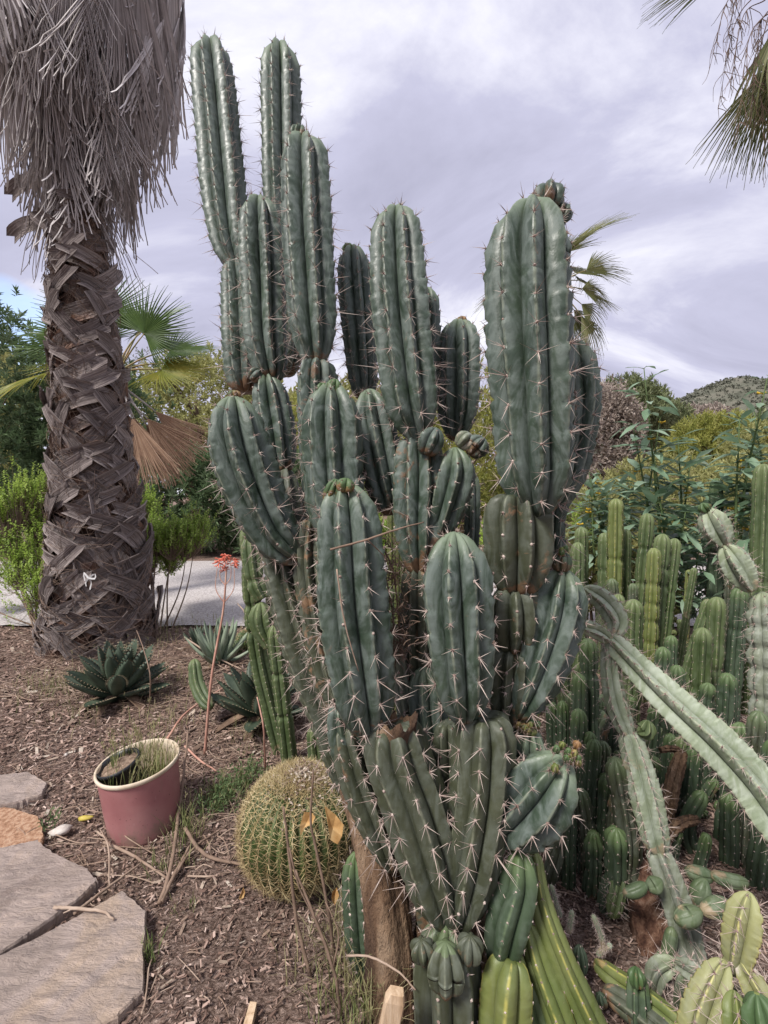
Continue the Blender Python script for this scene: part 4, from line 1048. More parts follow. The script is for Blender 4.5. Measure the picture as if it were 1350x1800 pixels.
def spine_geo(sites, length=0.035, radials=6, centrals=1, seed=0, rad=0.0013, drop=0.1, dot=0.0048, tipzone=0.25, down=0.35, tone=(0.55, 1.0), tipgold=True):
    """clusters of spines on their woolly pads"""
    r = np.random.default_rng(seed); B, D, LN, RD_, TN = [], [], [], [], []
    G_ = Geo()
    for pt, out, tang, u, tod in sites:
        side = np.cross(tang, out)
        grow = np.clip(tod / tipzone, 0.5, 1.0) * r.uniform(0.75, 1.2)
        if dot:
            q = pt + out * dot * 0.2
            ring = [q + (tang * math.cos(a) + side * math.sin(a)) * dot for a in (0, 1.26, 2.51, 3.77, 5.03)]
            G_.add(np.array(ring + [q + out * dot * 0.9]), np.array([[i, (i + 1) % 5, 5] for i in range(5)]), r.uniform(0.25, 0.7))
        if r.uniform() < drop: continue
        for k in range(radials + centrals):
            if k < radials:
                a = k / radials * 2 * math.pi + r.uniform(-0.35, 0.35)
                d = (tang * math.cos(a) + side * math.sin(a)) * 0.95 + out * r.uniform(0.35, 0.8); l = length * r.uniform(0.25, 1.0)
            else:
                d = out * 0.9 + tang * r.uniform(-1.0, 0.5) * (0.5 + down) + side * r.uniform(-0.6, 0.6); l = length * r.uniform(0.6, 1.75)
            B.append(pt); D.append(norm(d)); LN.append(l * grow); RD_.append(rad * (0.8 if k < radials else 1.15)); TN.append(r.uniform(*tone))
    if B:
        B, D, LN, RD_, TN = map(np.array, (B, D, LN, RD_, TN))
        S = norm(np.cross(D, rand_dir(r, len(D)))); U = np.cross(D, S)
        v = [B + S * RD_[:, None], B + (-0.5 * S + 0.87 * U) * RD_[:, None], B + (-0.5 * S - 0.87 * U) * RD_[:, None], B + D * LN[:, None]]
        V = np.stack(v, 1).reshape(-1, 3); i = np.arange(len(B))[:, None] * 4
        F = np.concatenate([i + np.array([[0, 1, 3]]), i + np.array([[1, 2, 3]]), i + np.array([[2, 0, 3]])])
        tn = np.repeat(TN, 4); tn[0::4] *= 0.55; tn[1::4] *= 0.55; tn[2::4] *= 0.55
        G_.add(V, F, tn)
    return G_
_seed = [1000]
def stem(parent, org, pts, mat, name='stem', sp=None, world=False, **kw):
    """one stem part with its spines as a sub-part. pts rows: (px, py, half width px, distance)"""
    _seed[0] += 1; sd = _seed[0]
    path = pts if world else [(*W(x, y, d), h * d / FPX) for x, y, h, d in pts]
    V, F, at, sites = stem_geo(path, seed=sd, **kw)
    o = mk(name, V, F, MAT[mat], parent, org, True, at)
    if sp:
        g_ = spine_geo(sites, seed=sd + 5000, **sp)
        if g_.n:
            q = g_.build('spines', MAT[sp_mat.get(mat, 'spine')], o, org, False, 'stuff')
    return o
sp_mat = {}

# --- the main cactus
MB_ = GD(735, 1.38)
main = thing('torch_cactus', 'tall blue green torch cactus with many spiny ribbed stems in the middle', 'cactus', MB_)
SP = dict(length=0.042, radials=6, centrals=2, drop=0.12)
SPL = dict(length=0.056, radials=6, centrals=2, drop=0.06, tipzone=0.45)
SPS = dict(length=0.034, radials=5, centrals=1, drop=0.3, tipzone=0.3)
BL = dict(n=8, depth=0.33, pw=1.55, pitch=0.060, notch=0.105)
MAIN = [   # rows base -> tip: (px, py, half width, distance)
    # upper left columns
    ('blue', [(432, 690, 34, 2.02), (428, 600, 34, 2.05), (424, 520, 33, 2.10), (416, 462, 24, 2.12)], dict(cap='flat', age=0.25), SPL),
    ('blue', [(418, 474, 20, 2.12), (404, 420, 33, 2.16), (392, 300, 38, 2.22), (379, 160, 36, 2.28), (369, 72, 33, 2.32)], dict(n=7, pitch=0.075), SPL),
    ('blue', [(500, 660, 30, 2.20), (500, 470, 31, 2.26), (495, 300, 34, 2.30), (493, 160, 34, 2.34), (491, 76, 32, 2.36)], dict(n=7, pitch=0.07), SP),
    ('blue', [(478, 672, 28, 1.86), (466, 600, 36, 1.88), (462, 500, 38, 1.92), (458, 420, 38, 1.95), (455, 346, 35, 1.97)], dict(pitch=0.06), SPL),
    ('blue', [(556, 648, 24, 1.66), (549, 560, 42, 1.68), (540, 420, 44, 1.72), (536, 310, 43, 1.75), (534, 240, 40, 1.78)], dict(n=7, pitch=0.066), SPL),
    ('blue', [(566, 930, 34, 1.62), (560, 800, 34, 1.64), (556, 700, 35, 1.65), (557, 636, 32, 1.66)], dict(cap='flat', age=0.2), SP),
    ('blue', [(640, 700, 22, 1.92), (632, 600, 30, 1.95), (624, 500, 31, 1.98), (620, 432, 27, 2.0)], dict(pitch=0.062), SP),
    ('blue', [(738, 782, 22, 1.50), (722, 700, 47, 1.50), (706, 560, 49, 1.52), (699, 450, 47, 1.55), (697, 364, 43, 1.57)], dict(pitch=0.060, n=8), SPL),
    ('blue', [(742, 720, 24, 1.72), (750, 600, 22, 1.74), (750, 505, 20, 1.76)], dict(), SPS),
    ('blue', [(802, 775, 22, 1.72), (806, 700, 37, 1.74), (807, 620, 38, 1.76), (807, 562, 34, 1.78)], dict(pitch=0.055), SP),
    # biggest stem at right and the one behind it
    ('blue', [(945, 908, 40, 1.26), (943, 830, 62, 1.25), (937, 680, 70, 1.24), (930, 520, 71, 1.25), (930, 420, 70, 1.26), (933, 352, 63, 1.27)], dict(n=8, pitch=0.072, notch=0.10, depth=0.33, rot=0.2), dict(length=0.056, radials=6, centrals=2, drop=0.05, tipzone=0.5)),
    ('blue', [(976, 1010, 20, 1.46), (974, 900, 22, 1.46), (1005, 820, 30, 1.45), (1020, 720, 34, 1.46), (1016, 650, 34, 1.47), (1012, 598, 28, 1.48)], dict(n=7, pitch=0.056), SPL),
    # middle tier
    ('blue', [(494, 834, 26, 1.80), (484, 760, 33, 1.82), (476, 710, 33, 1.84), (468, 656, 28, 1.85)], dict(n=8, notch=0.08, age=0.15), SPS),
    ('blue', [(528, 985, 30, 1.52), (480, 935, 44, 1.50), (440, 850, 52, 1.49), (417, 770, 51, 1.49), (410, 696, 46, 1.50)], dict(n=8, pitch=0.062), dict(length=0.046, radials=6, centrals=2, drop=0.05, tipzone=0.3)),
    ('blue', [(600, 960, 36, 1.46), (592, 880, 50, 1.46), (586, 780, 51, 1.47), (582, 672, 46, 1.48)], dict(n=8, pitch=0.066), dict(length=0.054, radials=6, centrals=2, drop=0.05, tipzone=0.5)),
    ('blue', [(690, 905, 22, 1.58), (676, 840, 36, 1.59), (660, 760, 37, 1.61), (648, 684, 30, 1.63)], dict(n=7, age=0.1), SPL),
    ('blue', [(738, 1010, 28, 1.46), (736, 930, 40, 1.48), (738, 850, 45, 1.50), (736, 772, 38, 1.52)], dict(cap='flat', age=0.32), SP),
    ('blue', [(768, 945, 28, 1.47), (788, 880, 36, 1.46), (800, 830, 37, 1.46), (800, 786, 32, 1.46)], dict(n=7, notch=0.08, age=0.12), SPS),
    ('blue', [(826, 1000, 14, 1.62), (830, 900, 15, 1.63), (828, 830, 15, 1.64)], dict(n=6), SPS),
    # front pair
    ('blue', [(650, 1292, 36, 1.25), (636, 1200, 55, 1.24), (618, 1060, 60, 1.25), (612, 950, 57, 1.26), (606, 848, 50, 1.28)], dict(n=8, pitch=0.060, notch=0.095, depth=0.31), dict(length=0.046, radials=6, centrals=2, drop=0.1, tipzone=0.4)),
    ('blue', [(816, 1268, 34, 1.21), (810, 1180, 54, 1.20), (802, 1050, 59, 1.20), (798, 934, 55, 1.21)], dict(n=8, pitch=0.062, notch=0.095, depth=0.31), dict(length=0.046, radials=6, centrals=2, drop=0.15, tipzone=0.4)),
    ('blue', [(912, 1262, 22, 1.30), (945, 1180, 42, 1.30), (974, 1090, 47, 1.31), (990, 998, 42, 1.33)], dict(n=8, pitch=0.062), SP),
    # stack under the biggest stem
    ('olive', [(890, 1275, 24, 1.34), (896, 1210, 38, 1.33), (900, 1138, 38, 1.32)], dict(cap='flat', age=0.12), SPS),
    ('olive', [(902, 1146, 36, 1.32), (905, 1090, 45, 1.31), (904, 1034, 42, 1.30)], dict(notch=0.08, cap='flat', age=0.1), SPS),
    ('olive', [(908, 1044, 46, 1.31), (910, 960, 57, 1.30), (908, 868, 54, 1.29)], dict(age=0.22, notch=0.05, cap='flat'), SPS),
    # old stems at left
    ('olive', [(622, 1400, 28, 1.52), (592, 1290, 38, 1.54), (548, 1150, 47, 1.58), (515, 1030, 47, 1.62), (498, 930, 40, 1.72), (490, 830, 32, 1.82)], dict(cap='flat', age=0.05, n=9, pitch=0.052), SP),
    ('olive', [(640, 1330, 20, 1.46), (590, 1220, 30, 1.48), (560, 1090, 30, 1.50), (545, 990, 28, 1.51), (548, 915, 24, 1.52)], dict(cap='flat', age=0.30), SPL),
    ('blue', [(640, 1370, 26, 1.40), (615, 1310, 34, 1.38), (596, 1240, 26, 1.36)], dict(cap='flat', n=7), SPL),
    # the forked lower limbs
    ('olive', [(792, 1632, 34, 1.20), (768, 1550, 54, 1.21), (730, 1420, 60, 1.22), (698, 1330, 58, 1.23), (688, 1272, 54, 1.23)], dict(cap='flat', n=8, pitch=0.060, notch=0.065, depth=0.28), dict(length=0.042, radials=6, centrals=2, drop=0.1, tipzone=0.05)),
    ('olive', [(802, 1632, 32, 1.19), (826, 1520, 52, 1.20), (846, 1400, 54, 1.21), (852, 1310, 54, 1.22), (852, 1256, 52, 1.22)], dict(cap='flat', n=8, pitch=0.060, notch=0.065, depth=0.28), dict(length=0.042, radials=6, centrals=2, drop=0.15, tipzone=0.05)),
    ('olive', [(690, 1530, 18, 1.345), (660, 1440, 33, 1.345), (630, 1360, 36, 1.35), (606, 1275, 30, 1.36)], dict(cap='flat', age=0.16, n=7), SPL),
    ('blue', [(765, 1450, 26, 1.36), (760, 1330, 34, 1.37), (750, 1250, 34, 1.38), (745, 1172, 30, 1.39)], dict(n=7), SPL),
    ('olive', [(785, 1440, 26, 1.33), (788, 1340, 30, 1.33), (786, 1270, 24, 1.33)], dict(cap='flat', n=7), SPL),
    ('blue', [(745, 1260, 22, 1.46), (736, 1150, 26, 1.47), (735, 1090, 22, 1.48)], dict(n=7), SPS),
    ('grey', [(720, 1300, 16, 1.40), (703, 1180, 15, 1.42), (690, 1095, 14, 1.43)], dict(n=6, age=0.1), SPS),
    ('olive', [(770, 1650, 34, 1.40), (760, 1480, 38, 1.42), (745, 1300, 38, 1.45), (736, 1150, 34, 1.46), (736, 1000, 30, 1.47)], dict(cap='flat', age=0.28), SP),
    ('olive', [(870, 1560, 24, 1.36), (890, 1420, 30, 1.36), (893, 1270, 26, 1.35)], dict(cap='flat', age=0.2), SPS),
    # lowest stem, mushroomed under the fork
    ('olive', [(790, 2010, 56, 1.17), (788, 1860, 58, 1.17), (786, 1740, 58, 1.17), (784, 1660, 60, 1.175), (786, 1618, 52, 1.18)], dict(n=7, depth=0.32, pw=1.7, notch=0.02, age=0.08, pitch=0.05), dict(length=0.012, radials=4, centrals=1, drop=0.5, tipzone=0.05)),
    # right arm and the small one behind it
    ('blue', [(872, 1470, 30, 1.24), (905, 1440, 52, 1.21), (950, 1390, 58, 1.18), (995, 1330, 52, 1.16)], dict(n=8, pitch=0.055), dict(length=0.036, radials=6, centrals=2, drop=0.1, tipzone=0.1)),
    ('blue', [(905, 1400, 24, 1.34), (925, 1340, 32, 1.33), (930, 1276, 30, 1.32)], dict(n=9, pitch=0.045, notch=0.08), SP),
]
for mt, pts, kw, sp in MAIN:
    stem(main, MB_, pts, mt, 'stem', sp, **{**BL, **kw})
# young shoots on the stem tips and knobs on the old wood
BUDS = [('dark', (521, 250, 15, 1.76), (528, 222, 15, 1.77)), ('blue', (962, 372, 32, 1.27), (962, 326, 31, 1.28)), ('blue', (985, 390, 18, 1.27), (990, 360, 18, 1.28)), ('bud', (413, 702, 13, 1.50), (412, 686, 13, 1.50)),
        ('bud', (585, 692, 15, 1.46), (590, 666, 14, 1.46)), ('bud', (570, 694, 14, 1.47), (567, 672, 13, 1.47)), ('bud', (578, 885, 15, 1.26), (592, 842, 16, 1.25)), ('bud', (605, 866, 20, 1.23), (610, 840, 18, 1.23)),
        ('blue', (748, 800, 24, 1.44), (768, 752, 27, 1.43)), ('grey', (806, 786, 20, 1.46), (828, 762, 22, 1.45)), ('blue', (825, 800, 20, 1.45), (852, 770, 24, 1.44)), ('dark', (986, 1005, 17, 1.31), (988, 968, 17, 1.31)),
        ('lime', (922, 1290, 22, 1.31), (930, 1268, 22, 1.31)), ('blue', (440, 668, 14, 1.82), (458, 650, 15, 1.82)), ('bud', (612, 446, 12, 1.99), (612, 428, 11, 1.99)), ('bud', (812, 570, 11, 1.77), (812, 556, 10, 1.77)),
        ('olive', (745, 1690, 22, 1.12), (740, 1652, 26, 1.12)), ('olive', (825, 1690, 24, 1.11), (826, 1645, 26, 1.11)), ('olive', (785, 1740, 38, 1.09), (783, 1655, 34, 1.10))]
for i, (mt, a, b) in enumerate(BUDS):
    m_ = tuple((np.array(a) + np.array(b)) / 2)
    g_ = i not in (3, 4, 5, 15, 16)
    stem(main, MB_, [a, m_, b], mt, 'bud', dict(length=0.016, radials=5, centrals=1, drop=0.2, tipzone=0.02, rad=0.0008, dot=0.002, tone=(0.4, 0.8)) if mt not in ('olive', 'grey') else None, n=6 if i > 2 else 7, depth=0.30, pw=2.0, pitch=0.022, notch=0.05)
# crowded little buds with orange tufts on the fat right arm and the tip behind it
r = np.random.default_rng(17)
for (cx_, cy_t, dd, n_, sp_) in ((1003, 1330, 1.125, 11, 24), (930, 1276, 1.30, 6, 16), (990, 968, 1.30, 3, 8)):
    for k in range(n_):
        x_, y_ = cx_ + r.normal(0, sp_ * 0.5), cy_t + r.normal(0, sp_ * 0.42); h_ = r.uniform(4.5, 8)
        stem(main, MB_, [(x_ - 2, y_ + 5, h_ * 0.8, dd), (x_, y_, h_, dd - 0.012), (x_ + 2, y_ - 6, h_ * 0.8, dd - 0.02)], ('bud', 'lime')[k % 2], 'bud', dict(length=0.012, radials=4, centrals=1, drop=0.1, tipzone=0.01, rad=0.0007, dot=0.0015, tone=(0.3, 0.6)), n=5, depth=0.25, pw=2.0, pitch=0.012, notch=0.03, lo=True)
# woody trunks
def bark(pts, name='trunk', seed=0):
    r = np.random.default_rng(seed)
    path = [(*W(x, y, d), h * d / FPX) for x, y, h, d in pts]; D_ = catmull(path, 60)
    T, N, B = frames(D_[:, :3]); th = np.linspace(0, 2 * math.pi, 72, endpoint=False); q = np.linspace(0, 1, 60)[:, None]
    rad = D_[:, 3][:, None] * (1 + 0.08 * np.sin(th * 3 + q * 4) + 0.06 * np.sin(th * 5 - q * 11) + 0.045 * np.abs(np.sin(th * 9 + 2 * np.sin(q * 9))) + r.normal(0, 0.022, (60, 72)))
    V = D_[:, None, :3] + (np.cos(th)[None, :, None] * N[:, None] + np.sin(th)[None, :, None] * B[:, None]) * rad[..., None]
    mk(name, V.reshape(-1, 3), grid_faces(60, 72), MAT['bark'], main, MB_, True)
bark([(700, 2020, 64, 1.34), (690, 1800, 52, 1.35), (688, 1700, 44, 1.36), (676, 1590, 38, 1.39), (655, 1500, 32, 1.43), (636, 1420, 29, 1.48), (618, 1360, 26, 1.52)], seed=1)
bark([(790, 1990, 50, 1.32), (800, 1800, 46, 1.32), (838, 1640, 34, 1.32), (862, 1560, 28, 1.33), (872, 1470, 26, 1.35)], seed=2)
bark([(735, 1960, 44, 1.42), (750, 1760, 40, 1.42), (768, 1620, 36, 1.41)], seed=3)
# torn end of the cut limb
r = np.random.default_rng(3)
c = W(698, 1272, 1.21); n = 34; th = np.linspace(0, 2 * math.pi, n, endpoint=False)
ax1, ax2, axz = np.array([1.0, 0, 0.15]), np.array([0, 1.0, 0.0]), np.array([0.1, -0.15, 1.0])
rings = []
jag = 0.010 * np.sin(th * 3 + 0.6) + 0.007 * np.sin(th * 7) + r.normal(0, 0.006, n)
for s, h, k in ((0.98, -0.05, 0), (1.02, -0.012, 0.4), (1.0, 0.006, 1.0), (0.90, 0.004, 0.9), (0.74, -0.016, 0.4), (0.50, -0.040, 0.2), (0.2, -0.05, 0.1)):
    w_ = 0.050 * s * (1 + 0.10 * np.sin(th * 4 + 1) + r.normal(0, 0.035, n))
    rings.append(c + np.cos(th)[:, None] * ax1 * w_[:, None] + np.sin(th)[:, None] * ax2 * w_[:, None] * 0.9 + axz * (h + jag * k)[:, None])
mk('torn_stump', np.vstack(rings + [c + axz * -0.05]), [grid_faces(7, n), np.array([[6 * n + i, 6 * n + (i + 1) % n, 7 * n] for i in range(n)])], MAT['bark'], main, MB_, True)

# --- small neighbours of the main cactus
def clump(name, label, cat, org, stems, group=None, **base):
    o = thing(name, label, cat, org, group)
    for mt, pts, kw, sp in stems:
        stem(o, org, pts, mt, 'stem', sp, **{**base, **kw})
    return o
GSP = dict(length=0.010, radials=3, centrals=0, drop=0.1, tipzone=0.02, rad=0.0006, dot=0.0028, tone=(0.6, 1.0))
b = GD(640, 1.44)
clump('young_cactus', 'small dark blue cactus standing in front of the golden barrel cactus', 'cactus', b,
      [('dark', [(645, 1735, 16, 1.42), (636, 1650, 27, 1.42), (630, 1570, 26, 1.43), (626, 1497, 22, 1.44)], dict(n=7, pitch=0.034), dict(length=0.022, radials=5, centrals=1, drop=0.05, tipzone=0.02))], **BL)
def colm(xt, yt, hw, d, xb=None, mt='green', nodes=(), bend=0.0, **kw):
    """upright column from the ground to its tip at (xt, yt)"""
    xb = xt if xb is None else xb
    p0 = GD(xb, d); p0[2] = -0.03; p1 = W(xt, yt, d); R = hw * d / FPX
    pm = (p0 + p1) / 2 + np.array([bend, 0, 0])
    pts = [(*p0, R * 0.85), (*(p0 * 0.7 + pm * 0.3), R), (*pm, R), (*p1, R * 0.95)]
    return (mt, pts, dict(nodes=nodes, world=True, **kw), GSP)
LO = dict(n=7, depth=0.24, pw=1.6, pitch=0.038, notch=0.13, lo=True, base='none', wob=0.05)
g1 = 'green columnar cactus clumps'
clump('column_cactus', 'jointed green cactus columns left of the big cactus behind the golden barrel', 'cactus', GD(490, 2.45),
      [colm(436, 920, 17, 2.60, 492, 'green', (0.55, 0.66, 0.83), -0.05), ('green', [(478, 1135, 14, 2.5), (462, 1100, 20, 2.5), (458, 1058, 19, 2.5)], {}, GSP), ('green', [(462, 1052, 14, 2.52), (448, 1020, 18, 2.52), (438, 940, 17, 2.55)], dict(nodes=(0.3,)), GSP),
       colm(482, 1098, 15, 2.46, 508, 'green', (0.40, 0.68)), colm(478, 1000, 14, 2.75, 490, 'green', (0.6,)), colm(552, 1275, 16, 2.42, 560, 'green')], g1, **{**LO, 'n': 6, 'depth': 0.27, 'lo': False, 'notch': 0.08})
clump('column_cactus', 'bright yellow green columns seen through the gap in the big cactus', 'cactus', GD(712, 3.3),
      [colm(690, 895, 11, 3.3, 690, 'lime', (0.5, 0.7)), colm(702, 920, 12, 3.1, 704, 'lime', (0.8,)), colm(716, 960, 12, 3.2, 716, 'lime'), colm(733, 985, 11, 3.0, 733, 'lime'), colm(684, 1030, 10, 2.9, 684, 'green'), colm(709, 1085, 9, 2.8, 706, 'green')], g1, **LO)
# right hand beds
clump('column_cactus', 'tallest clump of yellow green columns below the flowering shrub', 'cactus', GD(1080, 3.6),
      [colm(1022, 926, 12, 3.8, 1026, 'green'), colm(1016, 953, 13, 3.6, 1018, 'green'), colm(1063, 936, 11, 3.7, 1066, 'green', (0.55, 0.75)), colm(1083, 876, 13, 3.6, 1084, 'lime', (0.68,)), colm(1101, 930, 10, 3.7, 1100, 'green'), colm(1138, 902, 12, 3.6, 1108, 'green', (0.6, 0.8), 0.02)], g1, **LO)
clump('column_cactus', 'clump of knobbly jointed columns in front of the tall broad leaved shrub', 'cactus', GD(1160, 3.2),
      [colm(1150, 963, 12, 3.2, 1146, 'lime', (0.42, 0.55, 0.66, 0.78)), colm(1166, 938, 14, 3.3, 1150, 'green', (0.7, 0.8)), colm(1187, 946, 12, 3.3, 1160, 'green', (0.68,))], g1, **LO)
clump('column_cactus', 'two short rounded columns behind the fallen pale stem', 'cactus', GD(1100, 2.9), [colm(1087, 1044, 13, 3.0, 1087, 'green'), colm(1114, 1053, 16, 2.85, 1114, 'green')], g1, **LO)
clump('column_cactus', 'pair of tall columns at right with dark tips', 'cactus', GD(1280, 2.8), [colm(1261, 1049, 15, 2.8, 1258, 'green', (0.5,)), colm(1300, 1032, 14, 2.85, 1290, 'dark', (0.72,)), colm(1236, 1103, 17, 2.6, 1236, 'green', (0.55,))], g1, **LO)
clump('column_cactus', 'short dark columns half hidden by the fallen pale stem', 'cactus', GD(1180, 2.5),
      [colm(1166, 1137, 14, 2.5, 1162, 'dark'), colm(1191, 1169, 13, 2.4, 1190, 'dark'), colm(1181, 1117, 11, 2.7, 1184, 'dark', (0.6,)), colm(1152, 1240, 12, 2.3, 1150, 'dark'), colm(1280, 1183, 15, 2.3, 1282, 'dark', (0.6,))], g1, **LO)
clump('column_cactus', 'dense dark green columns right of the thick cactus arm', 'cactus', GD(1020, 1.9),
      [colm(1034, 1122, 16, 1.95, 1046, 'dark', (0.62, 0.84)), colm(1018, 1184, 13, 1.9, 1022, 'dark', (0.78,)), colm(1018, 1246, 14, 1.8, 1010, 'dark', (0.75,)), colm(970, 1234, 11, 2.0, 986, 'dark'), colm(989, 1232, 11, 1.95, 1000, 'dark'), colm(1075, 1175, 15, 2.2, 1078, 'dark'),
       colm(1066, 1360, 16, 1.72, 1072, 'dark', (0.6,)), colm(1092, 1320, 13, 1.8, 1094, 'dark'), colm(1045, 1300, 14, 1.75, 1040, 'dark'), colm(1002, 1350, 13, 1.7, 1010, 'dark')], g1, **LO)
clump('column_cactus', 'dark columns in the shade under the fallen pale stem', 'cactus', GD(1230, 1.9),
      [colm(1222, 1310, 14, 1.95, 1222, 'dark'), colm(1283, 1395, 15, 1.8, 1300, 'dark'), colm(1192, 1455, 9, 1.8, 1192, 'dark'), colm(1243, 1466, 10, 1.78, 1243, 'dark'), colm(1300, 1290, 14, 2.1, 1300, 'dark'), colm(1260, 1280, 13, 2.2, 1258, 'dark'), colm(1150, 1330, 13, 2.0, 1152, 'dark'), colm(1180, 1290, 13, 2.1, 1178, 'dark'), colm(1335, 1250, 18, 1.8, 1330, 'olive'), colm(1365, 1300, 18, 1.7, 1350, 'dark')], g1, **LO)
clump('column_cactus', 'lone far column standing before the bushes at right', 'cactus', GD(1260, 4.2), [colm(1260, 840, 11, 4.2, 1260, 'dark')], g1, **LO)
clump('column_cactus', 'column rising at the right edge above the pale leaning stem', 'cactus', GD(1341, 3.0), [colm(1342, 815, 15, 3.0, 1336, 'green', (0.55,)), colm(1312, 1000, 14, 3.1, 1312, 'green')], g1, **LO)
def thicket(label, n, x0, x1, d0, d1, y0, y1, mats, seed):
    r = np.random.default_rng(seed); st = []
    for k in range(n):
        d = r.uniform(d0, d1); xt = r.uniform(x0, x1); yt = r.uniform(y0, y1) ; R = r.uniform(0.026, 0.042)
        nd = tuple(sorted(r.uniform(0.3, 0.92, int(r.integers(0, 5)))))
        st.append(colm(xt, yt, R * FPX / d, d, xt + r.normal(0, 22), mats[int(r.integers(len(mats)))], nd, r.normal(0, 0.025), n=int(r.integers(6, 9)), age=float(r.choice([0, 0.06, 0.14, 0.3]))))
    clump('column_cactus', label, 'cactus', GD((x0 + x1) / 2, (d0 + d1) / 2), st, g1, **LO)
thicket('thicket of thin dark columns between the cactus arm and the leaning pale stem', 16, 985, 1085, 1.75, 2.6, 1190, 1400, ('dark', 'dark', 'olive'), 1)
thicket('thicket of mixed columns right of the curved pale stem', 15, 1110, 1200, 1.95, 2.9, 1160, 1380, ('dark', 'green', 'olive', 'dark'), 2)
thicket('thicket of dark columns beneath the right half of the leaning stem', 16, 1205, 1345, 1.8, 2.7, 1200, 1440, ('dark', 'dark', 'olive', 'green'), 3)
thicket('row of far green columns in front of the road at right', 14, 1020, 1345, 3.0, 4.2, 990, 1110, ('green', 'green', 'lime', 'olive'), 4)
thicket('knobbly dark columns in front of the thicket beside the cactus arm', 9, 975, 1100, 1.58, 1.8, 1330, 1480, ('dark', 'dark', 'olive'), 6)
thicket('short green columns behind the big right hand stem', 8, 955, 1030, 2.6, 3.4, 1010, 1180, ('green', 'dark'), 5)
# pale leaning stems
PSP = dict(length=0.030, radials=5, centrals=2, drop=0.05, tipzone=0.02, rad=0.0010, dot=0.0034)
PL = dict(n=6, depth=0.42, pw=1.1, pitch=0.030, notch=0.09, wob=0.03)
b = GD(1210, 1.5)
clump('leaning_cactus', 'long pale green stem leaning across the beds at right', 'cactus', b,
      [('pale', [(1560, 1960, 34, 1.10), (1530, 1760, 42, 1.14), (1450, 1545, 44, 1.24), (1365, 1437, 45, 1.32), (1315, 1370, 42, 1.37), (1255, 1304, 39, 1.42), (1200, 1253, 34, 1.48), (1150, 1205, 30, 1.54), (1112, 1166, 25, 1.59), (1070, 1122, 20, 1.64)], dict(cap='flat'), PSP),
       ('pale', [(1076, 1124, 12, 1.64), (1084, 1092, 20, 1.66), (1062, 1058, 21, 1.68), (1026, 1032, 14, 1.70)], {}, PSP),
       ('pale', [(1072, 1126, 10, 1.63), (1045, 1108, 15, 1.60), (1018, 1100, 11, 1.58)], {}, PSP),
       ('pale', [(1106, 1296, 14, 1.58), (1084, 1240, 19, 1.60), (1073, 1180, 17, 1.62), (1073, 1128, 16, 1.64)], dict(cap='flat'), PSP),
       ('pale', [(1158, 1500, 22, 1.52), (1136, 1400, 26, 1.54), (1106, 1288, 20, 1.58)], dict(cap='flat', age=0.05), PSP),
       ('grey', [(1225, 1720, 26, 1.44), (1190, 1590, 27, 1.48), (1156, 1494, 24, 1.52)], dict(cap='flat', age=0.05), PSP),
       ('green', [(1120, 1288, 8, 1.56), (1135, 1284, 15, 1.55), (1140, 1266, 13, 1.55)], {}, None)], **PL)
b = GD(1338, 1.95)
clump('leaning_cactus', 'pale jointed stem bending left from a wrinkled grey trunk at right edge', 'cactus', b,
      [('pale', [(1322, 1040, 16, 1.98), (1300, 1002, 27, 2.0), (1272, 955, 20, 2.02)], {}, PSP), ('pale', [(1276, 962, 14, 2.02), (1258, 928, 23, 2.03), (1240, 892, 17, 2.04)], {}, PSP), ('bud', [(1244, 900, 10, 2.03), (1238, 892, 11, 2.03), (1234, 884, 9, 2.03)], {}, None),
       ('grey', [(1350, 1290, 24, 1.92), (1348, 1200, 26, 1.93), (1346, 1110, 27, 1.95), (1340, 1040, 22, 1.97)], dict(n=7, notch=0.10, pitch=0.035, nodes=(0.25, 0.45, 0.6, 0.75, 0.88), pw=2.0, depth=0.2), PSP),
       ('olive', [(1336, 1500, 26, 1.90), (1338, 1400, 26, 1.90), (1336, 1280, 24, 1.92)], dict(cap='flat'), PSP)], **PL)
# yellowed bottom-right stems
b = GD(1290, 1.12)
clump('sunburnt_cactus', 'yellowed spiny cactus in the bottom right corner', 'cactus', b,
      [('yellow', [(1290, 1712, 18, 1.06), (1302, 1645, 28, 1.06), (1318, 1568, 24, 1.07)], {}, PSP), ('yellow', [(1212, 1910, 30, 1.0), (1238, 1790, 32, 1.02), (1276, 1688, 20, 1.05)], {}, PSP), ('yellow', [(1300, 1690, 18, 1.05), (1330, 1745, 22, 1.02), (1370, 1830, 26, 0.98)], dict(cap='flat'), PSP),
       ('lime', [(1300, 1880, 26, 0.95), (1296, 1800, 24, 0.97), (1290, 1740, 18, 1.0)], {}, PSP), ('bud', [(1350, 1840, 30, 0.93), (1340, 1790, 32, 0.94), (1330, 1745, 26, 0.95)], dict(n=6, pw=2.4, pitch=0.05), None), ('grey', [(1290, 1960, 30, 1.08), (1292, 1800, 26, 1.08), (1294, 1700, 22, 1.07)], dict(cap='flat'), PSP)], **{**PL, 'n': 5, 'depth': 0.46, 'pw': 1.0, 'pitch': 0.024, 'notch': 0.14})
